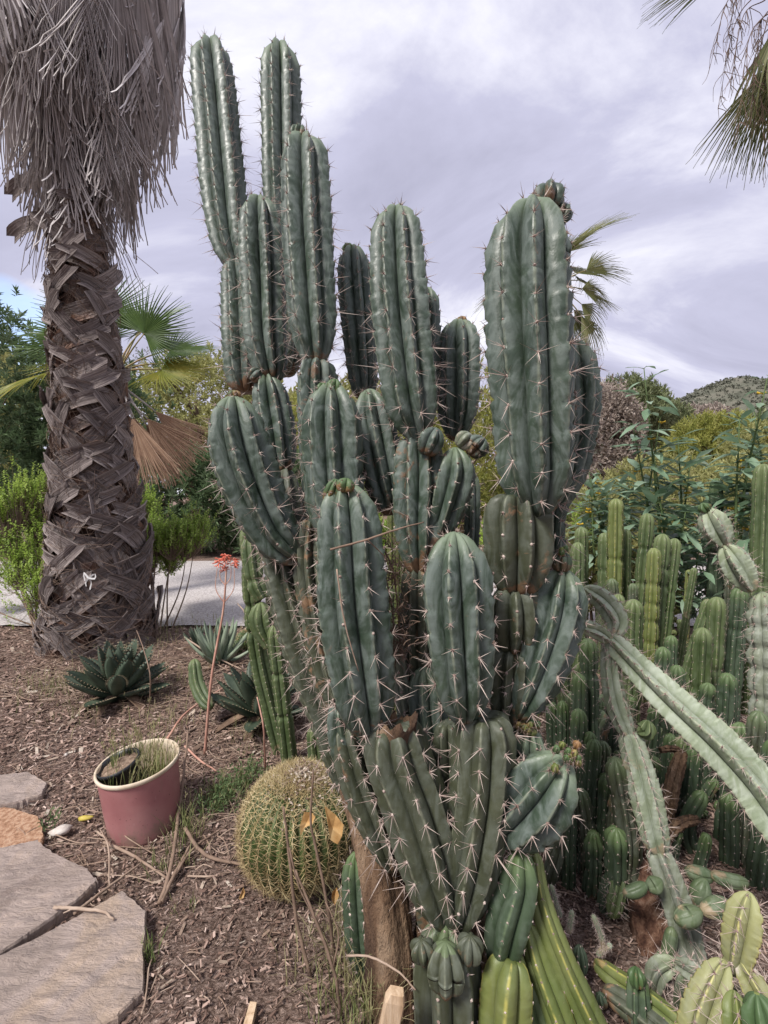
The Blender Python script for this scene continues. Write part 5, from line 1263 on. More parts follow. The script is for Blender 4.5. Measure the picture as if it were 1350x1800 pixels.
# green cactus by the foot of the main one, with its long arching stems
b = GD(905, 1.22)
clump('arching_cactus', 'smooth green cactus with long yellow green stems sprawling from the big trunk', 'cactus', b,
      [('dark', [(876, 1700, 24, 1.18), (890, 1620, 39, 1.17), (910, 1550, 36, 1.18), (914, 1490, 30, 1.19)], dict(n=6, pw=2.2, depth=0.28), GSP),
       ('lime', [(885, 1960, 44, 1.10), (888, 1800, 48, 1.12), (893, 1720, 46, 1.13), (900, 1680, 36, 1.14)], dict(n=5, depth=0.34, pw=1.8, cap='flat'), GSP),
       ('lime', [(1120, 1960, 26, 1.12), (1040, 1800, 25, 1.14), (985, 1680, 22, 1.17), (950, 1580, 18, 1.21), (938, 1495, 13, 1.25)], dict(n=4, depth=0.34, pw=1.4), GSP),
       ('lime', [(1040, 1960, 26, 1.10), (985, 1800, 24, 1.13), (948, 1700, 22, 1.17), (925, 1620, 16, 1.20)], dict(n=4, depth=0.34, pw=1.4), GSP),
       ('green', [(960, 1940, 26, 1.12), (940, 1800, 23, 1.15), (915, 1710, 20, 1.18)], dict(n=4, depth=0.34, pw=1.4), GSP),
       ('olive', [(862, 1900, 14, 1.20), (866, 1780, 13, 1.20), (872, 1690, 12, 1.21)], dict(cap='flat', n=5), GSP)], n=5, depth=0.3, pw=1.5, pitch=0.036, notch=0.05, base='round')
b = GD(1130, 1.15)
clump('trailing_cactus', 'thick yellow green stems lying on the soil at the bottom right', 'cactus', b,
      [('lime', [(1045, 1690, 14, 1.42), (1090, 1725, 19, 1.36), (1150, 1765, 19, 1.28), (1240, 1840, 20, 1.18)], dict(cap='flat'), GSP), ('olive', [(1060, 1740, 14, 1.34), (1110, 1775, 19, 1.28), (1180, 1830, 19, 1.2)], dict(cap='flat'), GSP),
       ('dark', [(1122, 1810, 18, 1.26), (1121, 1760, 19, 1.27), (1120, 1700, 13, 1.29)], dict(n=7), GSP), ('bud', [(1120, 1735, 12, 1.26), (1118, 1715, 14, 1.26), (1118, 1698, 9, 1.27)], dict(n=7, pitch=0.02), None), ('dark', [(1022, 1716, 10, 1.34), (1020, 1690, 13, 1.35), (1018, 1660, 10, 1.36)], dict(n=7), GSP), ('dark', [(1060, 1770, 10, 1.28), (1054, 1745, 11, 1.28)], dict(n=6), GSP)], n=4, depth=0.34, pw=1.5, pitch=0.04, notch=0.02)
b = GD(1180, 1.35)
clump('spiny_creeper', 'short grey green spiny segments creeping behind the yellowed cactus', 'cactus', b,
      [('grey', [(1150, 1745, 14, 1.34), (1160, 1705, 20, 1.33), (1192, 1690, 16, 1.32)], {}, PSP), ('grey', [(1185, 1690, 12, 1.32), (1220, 1710, 17, 1.28), (1262, 1735, 14, 1.24)], {}, PSP), ('olive', [(1200, 1790, 16, 1.28), (1205, 1740, 18, 1.28), (1215, 1700, 14, 1.30)], {}, PSP),
       ('green', [(1095, 1450, 12, 1.70), (1090, 1540, 15, 1.62), (1075, 1615, 13, 1.58)], dict(n=8, pw=2, depth=0.25), PSP)], **PL)
# chain of jointed pads
b = GD(1190, 1.5)
pads = thing('jointed_pad_cactus', 'chain of green jointed pads wound round the grey leaning stem', 'cactus', b)
for (x0, y0, x1, y1, h, dd) in ((1096, 1572, 1138, 1554, 12, 1.42), (1136, 1560, 1164, 1546, 14, 1.44), (1186, 1618, 1234, 1600, 17, 1.36), (1232, 1602, 1282, 1584, 17, 1.36), (1205, 1530, 1255, 1540, 15, 1.62), (1250, 1538, 1316, 1552, 12, 1.6), (1218, 1590, 1240, 1545, 16, 1.5), (1170, 1690, 1182, 1630, 12, 1.42), (1150, 1690, 1176, 1672, 9, 1.4)):
    stem(pads, b, [(x0, y0, h * 0.7, dd), ((x0 + x1) / 2, (y0 + y1) / 2 + 3, h, dd), (x1, y1, h * 0.8, dd)], 'pad', 'pad', None, n=5, depth=0.08, pw=2, pitch=0.05, notch=0.02)
# rotten fallen wood among the columns
def log(label, pts, mat, seed):
    r = np.random.default_rng(seed); path = [(*W(x, y, d), h * d / FPX) for x, y, h, d in pts]; D_ = catmull(path, 30)
    T, N, B = frames(D_[:, :3]); th = np.linspace(0, 2 * math.pi, 30, endpoint=False)
    rad = D_[:, 3][:, None] * (1 + 0.12 * np.sin(th * 4 + 1) + 0.07 * np.sin(th * 9) + r.normal(0, 0.04, (30, 30)))
    V = D_[:, None, :3] + (np.cos(th)[None, :, None] * N[:, None] + np.sin(th)[None, :, None] * B[:, None]) * rad[..., None]
    V = np.vstack([V.reshape(-1, 3), D_[:1, :3], D_[-1:, :3]]); a = np.arange(30)
    F = [grid_faces(30, 30), np.vstack([np.stack([np.full(30, 900), (a + 1) % 30, a], -1), np.stack([np.full(30, 901), 870 + a, 870 + (a + 1) % 30], -1)])]
    tag(mk('rotten_log', V, F, MAT[mat], None, D_[0, :3], True), label, 'log')
log('red brown rotten trunk lying behind the grey leaning stem', [(1175, 1730, 40, 1.46), (1150, 1620, 40, 1.56), (1128, 1530, 30, 1.66), (1118, 1470, 20, 1.74)], 'redbark', 1)
for lab, pts in (('dry split dead stem leaning between the dark columns', [(1172, 1440, 11, 1.86), (1184, 1370, 13, 1.86), (1200, 1322, 10, 1.88)]),
                 ('dead brown stem lying at the foot of the dark columns', [(1170, 1475, 9, 1.80), (1196, 1448, 10, 1.80), (1226, 1440, 8, 1.84)]),
                 ('pale curved dead stem under the leaning pale stem', [(1160, 1318, 5, 1.9), (1185, 1316, 6, 1.9), (1206, 1328, 5, 1.9)])):
    b = W(*pts[0][:2], pts[0][3]); path = [(*W(x, y, d), h * d / FPX) for x, y, h, d in pts]
    V, F, at, _ = stem_geo(path, n=5, depth=0.4, pw=1.0, pitch=0.05, notch=0.05, cap='flat', base='none', seed=77)
    V = V + np.random.default_rng(7).normal(0, 0.0016, V.shape)
    tag(mk('dead_stem', V, F, MAT['bark'], None, b, True, {'tone': np.full(len(V), 0.5)}), lab, 'dead stem')
# ---------------------------------------------------------------- barrel cacti
def barrel(label, px, d, R, ribs, seed, group, lo=False):
    base = GD(px, d); r = np.random.default_rng(seed)
    o = thing('barrel_cactus', label, 'cactus', base, group)
    c = base + np.array([0, 0, R * 0.86])
    nr = 40; m = 6
    el = np.linspace(-1.35, math.pi / 2, nr)
    ph = np.array([-1, -0.55, -0.2, 0.2, 0.55, 0.99])
    th = np.concatenate([(i + (ph + 1) / 2) / ribs * 2 * math.pi for i in range(ribs)])
    prof = np.tile(1 - 0.11 * np.abs(ph) ** 1.4, ribs)
    dimp = 1 - 0.10 * np.exp(-((el - math.pi / 2) / 0.35) ** 2)
    rr = R * (1 - (1 - prof)[None, :] * np.cos(el)[:, None] ** 0.5) * dimp[:, None] * (1 + 0.02 * np.sin(th[None] * 3 + 1) + 0.015 * np.sin(th[None] * 7 + el[:, None] * 3))
    V = c + np.stack([rr * np.cos(el)[:, None] * np.cos(th)[None], rr * np.cos(el)[:, None] * np.sin(th)[None], rr * np.sin(el)[:, None] * 0.92], -1)
    mk('body', V.reshape(-1, 3), grid_faces(nr, len(th)), MAT['barrel'], o, base, True, {'rib': np.tile(np.tile(1 - np.abs(ph), ribs), nr), 'along': np.repeat(np.clip((el - 0.6), 0.2, 1), len(th)), 'age': np.zeros(nr * len(th))})
    G_ = Geo(); B, D, LN, TN = [], [], [], []
    step = 0.021 if not lo else 0.05
    for i in range(ribs):
        a = (i + 0.5) / ribs * 2 * math.pi
        e_ = -1.0 + r.uniform(0, 0.1)
        while e_ < 1.50:
            k = math.cos(e_)
            out = np.array([math.cos(e_) * math.cos(a), math.cos(e_) * math.sin(a), math.sin(e_)])
            up = np.array([-math.sin(e_) * math.cos(a), -math.sin(e_) * math.sin(a), math.cos(e_)]); sd = np.array([-math.sin(a), math.cos(a), 0])
            p = c + out * R * (1 - 0.10 * math.exp(-((e_ - math.pi / 2) / 0.35) ** 2)) * np.array([1, 1, 0.92])
            if not (out[1] > 0.45 and out[2] < 0.5):
                for q in range(9):
                    g_ = q / 9 * 2 * math.pi + r.uniform(-0.45, 0.45)
                    lift = 0.35 if q % 3 else 0.9
                    d_ = up * math.cos(g_) + sd * math.sin(g_) + out * (lift + (0.5 if e_ > 1.0 else 0))
                    B.append(p); D.append(norm(d_)); LN.append(0.044 * r.uniform(0.6, 1.15) * (R / 0.228)); TN.append(r.uniform(0.45, 1.0) if e_ > 0.35 else r.uniform(0.1, 0.85))
            e_ += step / R * (1.0 if e_ < 1.0 else 0.7)
    B, D, LN, TN = map(np.array, (B, D, LN, TN)); S = norm(np.cross(D, rand_dir(r, len(D)))); U = np.cross(D, S); q = 0.0013 * R / 0.228
    V = np.stack([B + S * q, B + (-0.5 * S + 0.87 * U) * q, B + (-0.5 * S - 0.87 * U) * q, B + D * LN[:, None]], 1).reshape(-1, 3); i = np.arange(len(B))[:, None] * 4
    G_.add(V, np.concatenate([i + np.array([[0, 1, 3]]), i + np.array([[1, 2, 3]]), i + np.array([[2, 0, 3]])]), np.repeat(TN, 4))
    G_.build('spines', MAT['gold_spine'], o, base, False, 'stuff')
    return o, base, c
MAT['barrel'] = mat_cactus('barrel_skin', (0.045, 0.072, 0.020), (0.075, 0.105, 0.030), (0.11, 0.13, 0.06), (0.12, 0.12, 0.05), (0.13, 0.14, 0.06), (0.14, 0.09, 0.05), 0.4, 0.3)
_, bb, bc = barrel('big golden barrel cactus covered in yellow spines in front of the cactus trunk', 520, 1.76, 0.226, 32, 1, 'barrel cacti')
barrel('small round barrel cactus behind the leaning pale stem', 1204, 3.9, 0.13, 24, 2, 'barrel cacti', True)
barrel('small yellow barrel cactus left of the green columns near the road', 432, 4.3, 0.12, 24, 3, 'barrel cacti', True)
barrel('little yellow barrel cactus beside the pale aloe near the road', 405, 4.15, 0.10, 22, 4, 'barrel cacti', True)
# debris lying on the crown of the barrel
r = np.random.default_rng(8); G_ = Geo()
for k in range(520):
    a = r.uniform(0, 6.28); e_ = math.pi / 2 - abs(r.normal(0, 0.42)); p = bc + 0.232 * np.array([math.cos(e_) * math.cos(a) + 0.10, math.cos(e_) * math.sin(a), math.sin(e_) * 0.93])
    if np.linalg.norm((p - bc)[:2]) > 0.2: continue
    d_ = rand_dir(r, 1)[0]; d_[2] *= 0.25; v, F, t = leaf_cards(p[None], d_[None], np.array([[0, 0, 1.0]]), r.uniform(0.008, 0.028), r.uniform(0.004, 0.012), 0.1, np.array([r.uniform(0, 1)])); G_.add(v, F, t)
tag(G_.build('leaf_litter', MAT['litter'], None, bc, False, 'stuff'), 'brown leaf crumbs lying on the crown of the golden barrel cactus', 'litter')
def dry_leaf(label, pts, d, mat='dry_leaf'):
    P = np.array([W(x, y, d + q) for x, y, q in pts]); c = P.mean(0); n = len(P)
    nrm = norm(np.cross(P[1] - P[0], P[2] - P[0])); V = np.vstack([P, [c + nrm * 0.008], P + nrm * 0.0012, [c + nrm * 0.0092]])
    F = np.array([[i, (i + 1) % n, n] for i in range(n)] + [[n + 1 + (i + 1) % n, n + 1 + i, 2 * n + 1] for i in range(n)] )
    S = np.array([[i, n + 1 + i, n + 1 + (i + 1) % n, (i + 1) % n] for i in range(n)])
    tag(mk('dry_leaf', V, [F, S], MAT[mat], None, c), label, 'leaf', 'dry orange leaves')
dry_leaf('large dry orange leaf caught on the barrel spines, nearest the cactus trunk', [(571, 1417, 0), (590, 1432, .01), (604, 1450, .0), (601, 1470, -.01), (594, 1484, 0), (581, 1476, .01), (577, 1450, -.01)], 1.50)
dry_leaf('smaller dry orange leaf caught on the front of the barrel', [(535, 1427, 0), (548, 1428, .01), (554, 1436, 0), (549, 1448, -.01), (535, 1455, 0), (528, 1470, .01), (527, 1452, 0)], 1.50)
dry_leaf('small dry leaf at the foot of the little blue cactus', [(584, 1568, 0), (592, 1560, .01), (596, 1575, 0), (588, 1592, .01), (583, 1580, 0)], 1.5)
dry_leaf('curled orange leaf on the mulch left of the golden barrel', [(420, 1580, 0), (428, 1560, .02), (431, 1568, .02), (426, 1586, 0)], 1.68)

# ---------------------------------------------------------------- agaves and aloe
def agave_leaf(L, Wd, th, curve, teeth, mat, seed):
    """thick tapering leaf along +X, upper face +Z"""
    r = np.random.default_rng(seed); rows = []
    tt = np.linspace(0, 1, 9)
    for t in tt:
        w = Wd * (0.62 + 1.1 * t - 0.55 * t * t) * (1 - t ** 4.5) * 0.72 if t < 1 else 0.001
        w = max(w, 0.001); h = th * (1 - t) ** 0.7 + 0.001
        z = curve * L * t * t; x = L * t
        rows += [[x, -w / 2, z + 0.18 * w], [x, -w * 0.22, z + 0.02 * w], [x, w * 0.22, z + 0.02 * w], [x, w / 2, z + 0.18 * w], [x, w * 0.25, z - h], [x, -w * 0.25, z - h]]
    G_ = Geo(); R_ = np.array(rows); G_.add(R_, grid_faces(9, 6), 0.5)
    leaf = G_.data('leaf', mat, True)
    Gt = Geo()
    if teeth:
        R9 = R_.reshape(9, 6, 3)
        for sd, k in ((-1, 0), (1, 3)):
            for t in np.linspace(0.12, 0.95, teeth):
                i = min(7, int(t * 8)); u = t * 8 - i; p = R9[i, k] * (1 - u) + R9[i + 1, k] * u
                s = Wd * 0.05
                Gt.add(np.array([p + [-s, 0, 0], p + [s, 0, 0], p + [0, 0, s * 0.6], p + [s * 0.8, sd * s * 2.2, 0]]), np.array([[0, 1, 3], [1, 2, 3], [2, 0, 3]]), 0.5)
        tip = R9[8].mean(0); Gt.add(np.array([tip + [-0.005, 0.003, 0], tip + [-0.005, -0.003, 0], tip + [-0.005, 0, 0.003], tip + [L * 0.07, 0, 0]]), np.array([[0, 1, 3], [1, 2, 3], [2, 0, 3]]), 0.5)
    return leaf, (Gt.data('leaf_teeth', MAT['thorn']) if teeth else None)
def rosette(name, label, cat, base, n, L, Wd, mat, seed, e0, e1, teeth=12, dry=8, curve=0.1, group=None, tilt=None):
    r = np.random.default_rng(seed)
    o = thing(name, label, cat, base, group)
    vs = [agave_leaf(L, Wd, L * 0.07, curve + c_, teeth, MAT[mat], seed + k) for k, c_ in enumerate((0, 0.08, -0.06))]
    dv = agave_leaf(L, Wd * 0.7, L * 0.03, -0.25, 0, MAT['agave_dry'], seed + 9)
    for k in range(n + dry):
        u = k / n
        if k < n:
            az = k * 2.399 + r.uniform(-.15, .15); el = e1 + (e0 - e1) * (1 - u) ** 1.0 * 1.0; sc = 0.62 + 0.38 * math.sin(min(1, (1 - u) * 1.6 + 0.25) * math.pi / 2); (lf, te) = vs[k % 3]
        else:
            az = r.uniform(0, 6.28); el = r.uniform(-0.25, 0.0); sc = r.uniform(0.7, 1.0); (lf, te) = dv
        M = Matrix.Translation((0, 0, 0.02 + 0.10 * L * min(u, 1) + (0.02 if k < n else 0.03))) @ Matrix.Rotation(az, 4, 'Z') @ Matrix.Rotation(-el, 4, 'Y') @ Matrix.Translation((L * 0.06, 0, 0)) @ Matrix.Rotation(r.normal(0, 0.12), 4, 'X') @ Matrix.Scale(sc, 4)
        if tilt: M = Matrix.Rotation(tilt[0], 4, tilt[1]) @ M
        q = bpy.data.objects.new('leaf', lf); COL.objects.link(q); q.parent = o; q.matrix_local = M
        if te:
            q2 = bpy.data.objects.new('leaf_teeth', te); COL.objects.link(q2); q2.parent = q
    return o
rosette('agave', 'dark green agave with toothed leaves in front of the palm trunk', 'agave', GD(200, 3.25), 34, 0.37, 0.16, 'agave', 1, 0.12, 1.42, 14, 12, 0.12)
rosette('agave', 'dark agave half hidden behind the green jointed columns', 'agave', GD(452, 2.95), 24, 0.36, 0.14, 'agave', 2, 0.08, 1.35, 12, 10, 0.10)
rosette('aloe', 'pale grey green aloe near the road edge', 'aloe', GD(383, 3.9), 26, 0.36, 0.075, 'aloe', 3, 0.25, 1.4, 0, 6, 0.25)
rosette('aloe', 'small dark aloe between the palm trunk and the pale aloe', 'aloe', GD(345, 4.3), 18, 0.20, 0.04, 'agave', 4, 0.6, 1.45, 0, 3, 0.0)
# green cactus stub leaning by the agave
b = GD(362, 2.9)
clump('bent_cactus', 'short bent green cactus leaning between the agave and the coral stalk', 'cactus', b,
      [('green', [(372, 1245, 10, 2.85), (358, 1228, 14, 2.9), (346, 1200, 13, 2.95), (341, 1158, 11, 3.0)], dict(n=6, pitch=0.03), GSP)], **{**LO, 'base': 'round'})
# coral flower stalk
r = np.random.default_rng(4)
b = GD(353, 2.56); o = thing('aloe_flower_stalk', 'tall coral flower head on a slender pink stalk before the road', 'flower', b)
tipp = W(398, 1000, 2.70)
P = catmull([b, W(372, 1190, 2.60), W(392, 1075, 2.66), tipp], 30); v, f = tube(P, [0.0085, 0.007, 0.0045], 7, n=0); mk('stalk', v, f, MAT['stalk'], o, b, True)
for ex, ey in ((382, 1012), (412, 1014), (388, 1004), (406, 1003)):
    e_ = W(ex, ey - 14, 2.70); q = P[21 if abs(ex - 398) > 12 else 25]
    v, f = tube([q, (q + e_) / 2 + np.array([(ex - 398) * 0.0018, 0, -0.02]), e_], [0.003, 0.0025, 0.002], 5); mk('branch', v, f, MAT['stalk'], o, b, True)
G_ = Geo()
for cx_, cy2, nn in ((398, 984, 46), (384, 990, 24), (412, 990, 26), (396, 997, 20)):
    c = W(cx_, cy2, 2.70)
    for k in range(nn):
        a = r.uniform(0, 6.28); d_ = np.array([math.cos(a), math.sin(a), r.uniform(-0.65, 0.35)]); s_ = c + np.array([0, 0, r.uniform(-0.015, 0.03)]); e_ = s_ + norm(d_) * r.uniform(0.022, 0.042)
        v, f = tube([s_, (s_ + e_) / 2, e_], [0.0016, 0.0034, 0.0024], 5, n=4); G_.add(v, f, r.uniform(0, 1))
G_.build('florets', MAT['coral'], o, b, True)

# ---------------------------------------------------------------- pots
def lathe(profile, n, c, jitter=0.0):
    th = np.linspace(0, 2 * math.pi, n, endpoint=False); P = np.array(profile)
    V = np.stack([P[:, 0][:, None] * np.cos(th), P[:, 0][:, None] * np.sin(th), np.repeat(P[:, 1][:, None], n, 1)], -1).reshape(-1, 3)
    return V, grid_faces(len(P), n)
def orient(V, c, ax):
    z = norm(ax); x = norm(np.cross([0, 1.0, 0], z)); y = np.cross(z, x)
    return V @ np.stack([x, y, z]) + c
pb = GD(245, 2.05); pax = np.array([-0.065, -0.06, 1.0])
pot = thing('plant_pot', 'mauve plastic pot with a cream rim on the mulch', 'pot', pb)
PR, PH = 0.168, 0.285
V, F = lathe([(0.10, -0.03), (0.148, -0.03), (0.150, 0.0), (0.158, 0.12), (0.164, PH - 0.035), (0.165, PH - 0.012)], 64, pb); mk('body', orient(V, pb, pax), F, MAT['pot'], pot, pb, True)
V, F = lathe([(0.1655, PH - 0.016), (0.171, PH - 0.012), (0.174, PH - 0.004), (0.173, PH + 0.005), (0.169, PH + 0.007), (0.163, PH + 0.004), (0.160, PH - 0.02), (0.154, 0.14), (0.148, 0.03)], 64, pb); mk('rim', orient(V, pb, pax), F, MAT['pot_rim'], pot, pb, True)
V, F = lathe([(0.1535, 0.165), (0.12, 0.172), (0.06, 0.176), (0.001, 0.175)], 40, pb); V[:, 2] += rng.normal(0, 0.003, len(V)); mk('soil', orient(V, pb, pax), F, MAT['soil'], pot, pb, True)
nb = orient(np.array([[-0.055, -0.005, 0.15]]), pb, pax)[0]; nax = np.array([-0.24, -0.16, 1.0])
npot = thing('nursery_pot', 'black nursery pot standing inside the mauve pot', 'pot', nb)
NH = 0.155
V, F = lathe([(0.070, 0.0), (0.083, NH - 0.02), (0.089, NH - 0.018), (0.090, NH), (0.085, NH + 0.001), (0.080, NH - 0.02), (0.076, NH - 0.05)], 48, nb); mk('body', orient(V, nb, nax), F, MAT['black_pot'], npot, nb, True)
V, F = lathe([(0.081, NH - 0.022), (0.05, NH - 0.016), (0.001, NH - 0.014)], 32, nb); V[:, 2] += rng.normal(0, 0.003, len(V)); mk('soil', orient(V, nb, nax), F, MAT['soil'], npot, nb, True)

# ---------------------------------------------------------------- grass, weeds
def blades(G_, C, h, w, r, lean=0.5, tone=(0, 1), head=0.0):
    for c in C:
        a = r.uniform(0, 6.28); d_ = np.array([math.cos(a), math.sin(a), 0]) * r.uniform(0.05, lean); H = h * r.uniform(0.5, 1.15); s = np.array([-math.sin(a), math.cos(a), 0]) * w
        rows = []
        for t in (0, 0.35, 0.7, 1.0):
            p = c + np.array([0, 0, H * (t - 0.15 * t * t * lean)]) + d_ * H * t * t; k = (1 - t) ** 0.6 + 0.03
            rows += [p - s * k, p + s * k]
        G_.add(np.array(rows), grid_faces(4, 2, False), r.uniform(*tone))
        if r.uniform() < head:
            p = c + np.array([0, 0, H * 0.97]) + d_ * H * 0.95
            for q in range(5):
                e_ = p + d_ * 0.01 * q + np.array([0, 0, 0.006 * q]); v, F, t = leaf_cards(e_[None], np.array([[r.normal(0, .4), r.normal(0, .4), 1.0]]), rand_dir(r, 1), 0.018, 0.004, 0.2, np.array([0.75])); G_.add(v, F, t)
r = np.random.default_rng(21); G_ = Geo()
def around(px, py, n, s): 
    q = G(px, py); return q + np.stack([r.normal(0, s, n), r.normal(0, s, n), np.zeros(n)], -1)
for px, py, n, s, h, tn in ((330, 1470, 60, 0.04, 0.14, (0.05, 0.8)), (355, 1420, 50, 0.06, 0.12, (0.2, 0.9)), (400, 1410, 70, 0.06, 0.10, (0.1, 0.7)), (420, 1385, 60, 0.05, 0.11, (0, 0.6)), (300, 1520, 40, 0.05, 0.09, (0.1, 0.7)), (262, 1690, 22, 0.015, 0.08, (0, 0.3)),
                            (120, 1215, 110, 0.12, 0.16, (0.2, 0.9)), (75, 1215, 70, 0.12, 0.14, (0.3, 0.9)), (230, 1140, 90, 0.2, 0.15, (0.3, 1)), (300, 1210, 110, 0.18, 0.16, (0.4, 1.0)), (280, 1270, 60, 0.1, 0.12, (0.3, 1.0)), (430, 1300, 50, 0.1, 0.12, (0.3, 1.0)), (150, 1260, 50, 0.1, 0.1, (0.3, 1.0)), (300, 1110, 200, 0.35, 0.12, (0.5, 1.0)), (420, 1110, 120, 0.3, 0.12, (0.5, 1.0)), (640, 1790, 60, 0.05, 0.14, (0.0, 0.6)), (600, 1760, 40, 0.05, 0.10, (0.1, 0.8)),
                            (330, 1600, 14, 0.02, 0.05, (0, 0.4)), (950, 1250, 120, 0.25, 0.2, (0.0, 0.6)), (985, 1150, 120, 0.3, 0.2, (0.0, 0.6)), (700, 1230, 120, 0.25, 0.25, (0.0, 0.5))):
    blades(G_, around(px, py, n, s), h, 0.0022, r, 0.7, tn, 0.15)
for px, py, n, s, h in ((640, 1700, 90, 0.05, 0.22), (605, 1640, 70, 0.05, 0.2), (675, 1790, 60, 0.04, 0.2), (570, 1690, 40, 0.06, 0.14), (700, 1650, 50, 0.03, 0.2)):
    blades(G_, around(px, py, n, s), h, 0.0016, r, 1.1, (0.7, 1.0), 0.0)
tag(G_.build('grass', MAT['grass'], None, (0, 2, 0), False, 'stuff'), 'thin green and straw coloured grass tufts on the mulch', 'grass')
G_ = Geo()
for k in range(330):
    a = r.uniform(0, 6.28); q = r.uniform(0, 0.14); lx, ly = q * math.cos(a), q * math.sin(a)
    if math.hypot(lx + 0.055, ly + 0.005) < 0.092: continue
    blades(G_, orient(np.array([[lx, ly, 0.17]]), pb, pax), 0.19, 0.0024, r, 0.55, (0.15, 0.95), 0.5)
for k in range(60):
    a = r.uniform(0.6, 4.2); q = 0.07 * r.uniform(0.7, 1); blades(G_, [nb + np.array([q * math.cos(a), q * math.sin(a), NH - 0.015])], 0.10, 0.002, r, 0.5, (0.1, 0.7), 0.6)
tag(G_.build('pot_grass', MAT['grass'], None, pb, False, 'stuff'), 'seeding grass growing inside the mauve pot', 'grass')
G_ = Geo()
for px, py, n, s in ((400, 1400, 50, 0.06), (432, 1370, 40, 0.05), (380, 1425, 30, 0.04), (240, 1455, 3, 0.02), (90, 1455, 8, 0.02)):
    for c in around(px, py, n, s):
        ax = norm(np.array([r.normal(0, .25), r.normal(0, .25), 1.0])); H = r.uniform(0.05, 0.12)
        for k in range(9):
            t = (k + 1) / 9; dd = norm(rand_dir(r, 1)[0] * 0.9 + ax * 0.5); v, F, tn = leaf_cards((c + ax * H * t)[None], dd[None], ax[None], 0.022, 0.007, 0.15, np.array([r.uniform(0, 1)])); G_.add(v, F, tn)
tag(G_.build('weeds', MAT['weed'], None, (0, 2, 0), False, 'stuff'), 'low leafy weeds between the pot and the golden barrel', 'weeds')
# small white-spined cactus shoots
b = GD(1060, 1.42); G_ = Geo()
o = thing('bristly_cactus', 'pale bristly little cactus shoots beside the arching stems', 'cactus', b)
for pts in ([(1062, 1672), (1055, 1640), (1042, 1608)], [(1050, 1680), (1060, 1668), (1076, 1660)], [(985, 1612), (975, 1580), (968, 1555)], [(1000, 1640), (1003, 1618), (1006, 1600)]):
    stem(o, b, [(x, y, 4.5, 1.40) for x, y in pts], 'pale', 'stem', dict(length=0.010, radials=7, centrals=1, drop=0, tipzone=0.01, rad=0.0006, dot=0.0015, tone=(0.8, 1)), n=8, depth=0.15, pitch=0.010, notch=0.02)

# ---------------------------------------------------------------- sticks, stake, stones, litter
def stick(label, pts, r0, tone, name='dry_stick', mat='twig', branches=(), cat='stick', group='dry sticks on the mulch'):
    """pts rows (px, py, height above the soil) -> lies on the ground"""
    P = []
    for x, y, h in pts:
        q = G(x, y) if not isinstance(h, tuple) else W(x, y, h[0])
        P.append(q + np.array([0, 0, (0.012 + h) if not isinstance(h, tuple) else 0]))
    G_ = Geo(); v, f = tube(P, [r0, r0 * 0.9, r0 * 0.6], 7, n=max(10, len(P) * 5), jit=r0 * 0.12, rng=rng); G_.add(v, f, tone)
    for br in branches:
        Q = [(G(x, y) + np.array([0, 0, 0.012 + h])) if not isinstance(h, tuple) else W(x, y, h[0]) for x, y, h in br]
        v, f = tube(Q, [r0 * 0.6, r0 * 0.3], 6, n=8, jit=r0 * 0.1, rng=rng); G_.add(v, f, tone)
    tag(G_.build(name, MAT[mat], None, P[0], True), label, cat, group)
stick('forked grey branch running from below the pot to the flagstone', [(183, 1485, 0), (232, 1512, 0.01), (293, 1553, 0.01)], 0.0065, 0.55)
stick('thin crooked twig in front of the pot', [(170, 1466, 0.0), (190, 1500, 0.03), (193, 1565, 0.0)], 0.0045, 0.85, branches=([(190, 1500, 0.03), (176, 1478, 0.04)],))
stick('thin curved twig against the pot foot', [(198, 1462, 0.03), (225, 1490, 0.03), (280, 1512, 0.0)], 0.003, 0.6)
stick('long grey twig lying along the gap between two flagstones', [(130, 1622, 0.02), (180, 1582, 0.02), (250, 1525, 0.01)], 0.006, 0.6)
stick('pale bleached stick on the corner of the front flagstone', [(95, 1618, 0.035), (130, 1622, 0.04), (180, 1630, 0.045), (200, 1640, 0.035)], 0.006, 1.0, branches=([(130, 1622, 0.04), (112, 1628, 0.035)],))
stick('reddish stick leaning from the pot rim down to the mulch', [(280, 1595, 0.0), (300, 1540, 0.02), (318, 1430, 0.06), (332, 1350, 0.2)], 0.0085, 0.35)
stick('red brown stick crossing in front of the golden barrel', [(325, 1480, 0.05), (360, 1515, 0.02), (435, 1532, 0.01)], 0.008, 0.25)
stick('short dark red stick crossing under another by the barrel', [(295, 1565, 0), (340, 1505, 0.02), (400, 1455, 0.0)], 0.006, 0.3)
stick('broad splinter of grey wood pointing down from the crossed sticks', [(283, 1592, 0.0), (305, 1550, 0.01), (335, 1490, 0.0)], 0.009, 0.45)
stick('long pink stem leaning from the mulch up to the dark agave', [(292, 1312, 0.02), (330, 1270, 0.06), (410, 1212, 0.05)], 0.008, 0.7, mat='stalk')
stick('grey stick lying across the bent cactus', [(330, 1226, 0.06), (355, 1210, 0.08), (380, 1192, 0.05)], 0.008, 0.4)
stick('straw coloured stem across the pale aloe', [(325, 1150, 0.15), (370, 1172, 0.1), (425, 1190, 0.05)], 0.008, 0.85)
stick('dark thin stem above the pale aloe', [(385, 1125, 0.12), (410, 1145, 0.1), (445, 1175, 0.05)], 0.006, 0.05)
stick('white bleached curved root by the yellow barrel cacti', [(412, 1155, 0.05), (430, 1140, 0.12), (432, 1115, 0.2), (418, 1100, 0.25)], 0.009, 1.0)
stick('thin upright dry stem between the agave and the palm', [(262, 1255, 0), (264, 1190, (3.0,)), (252, 1140, (3.1,)), (240, 1108, (3.2,))], 0.004, 0.4)
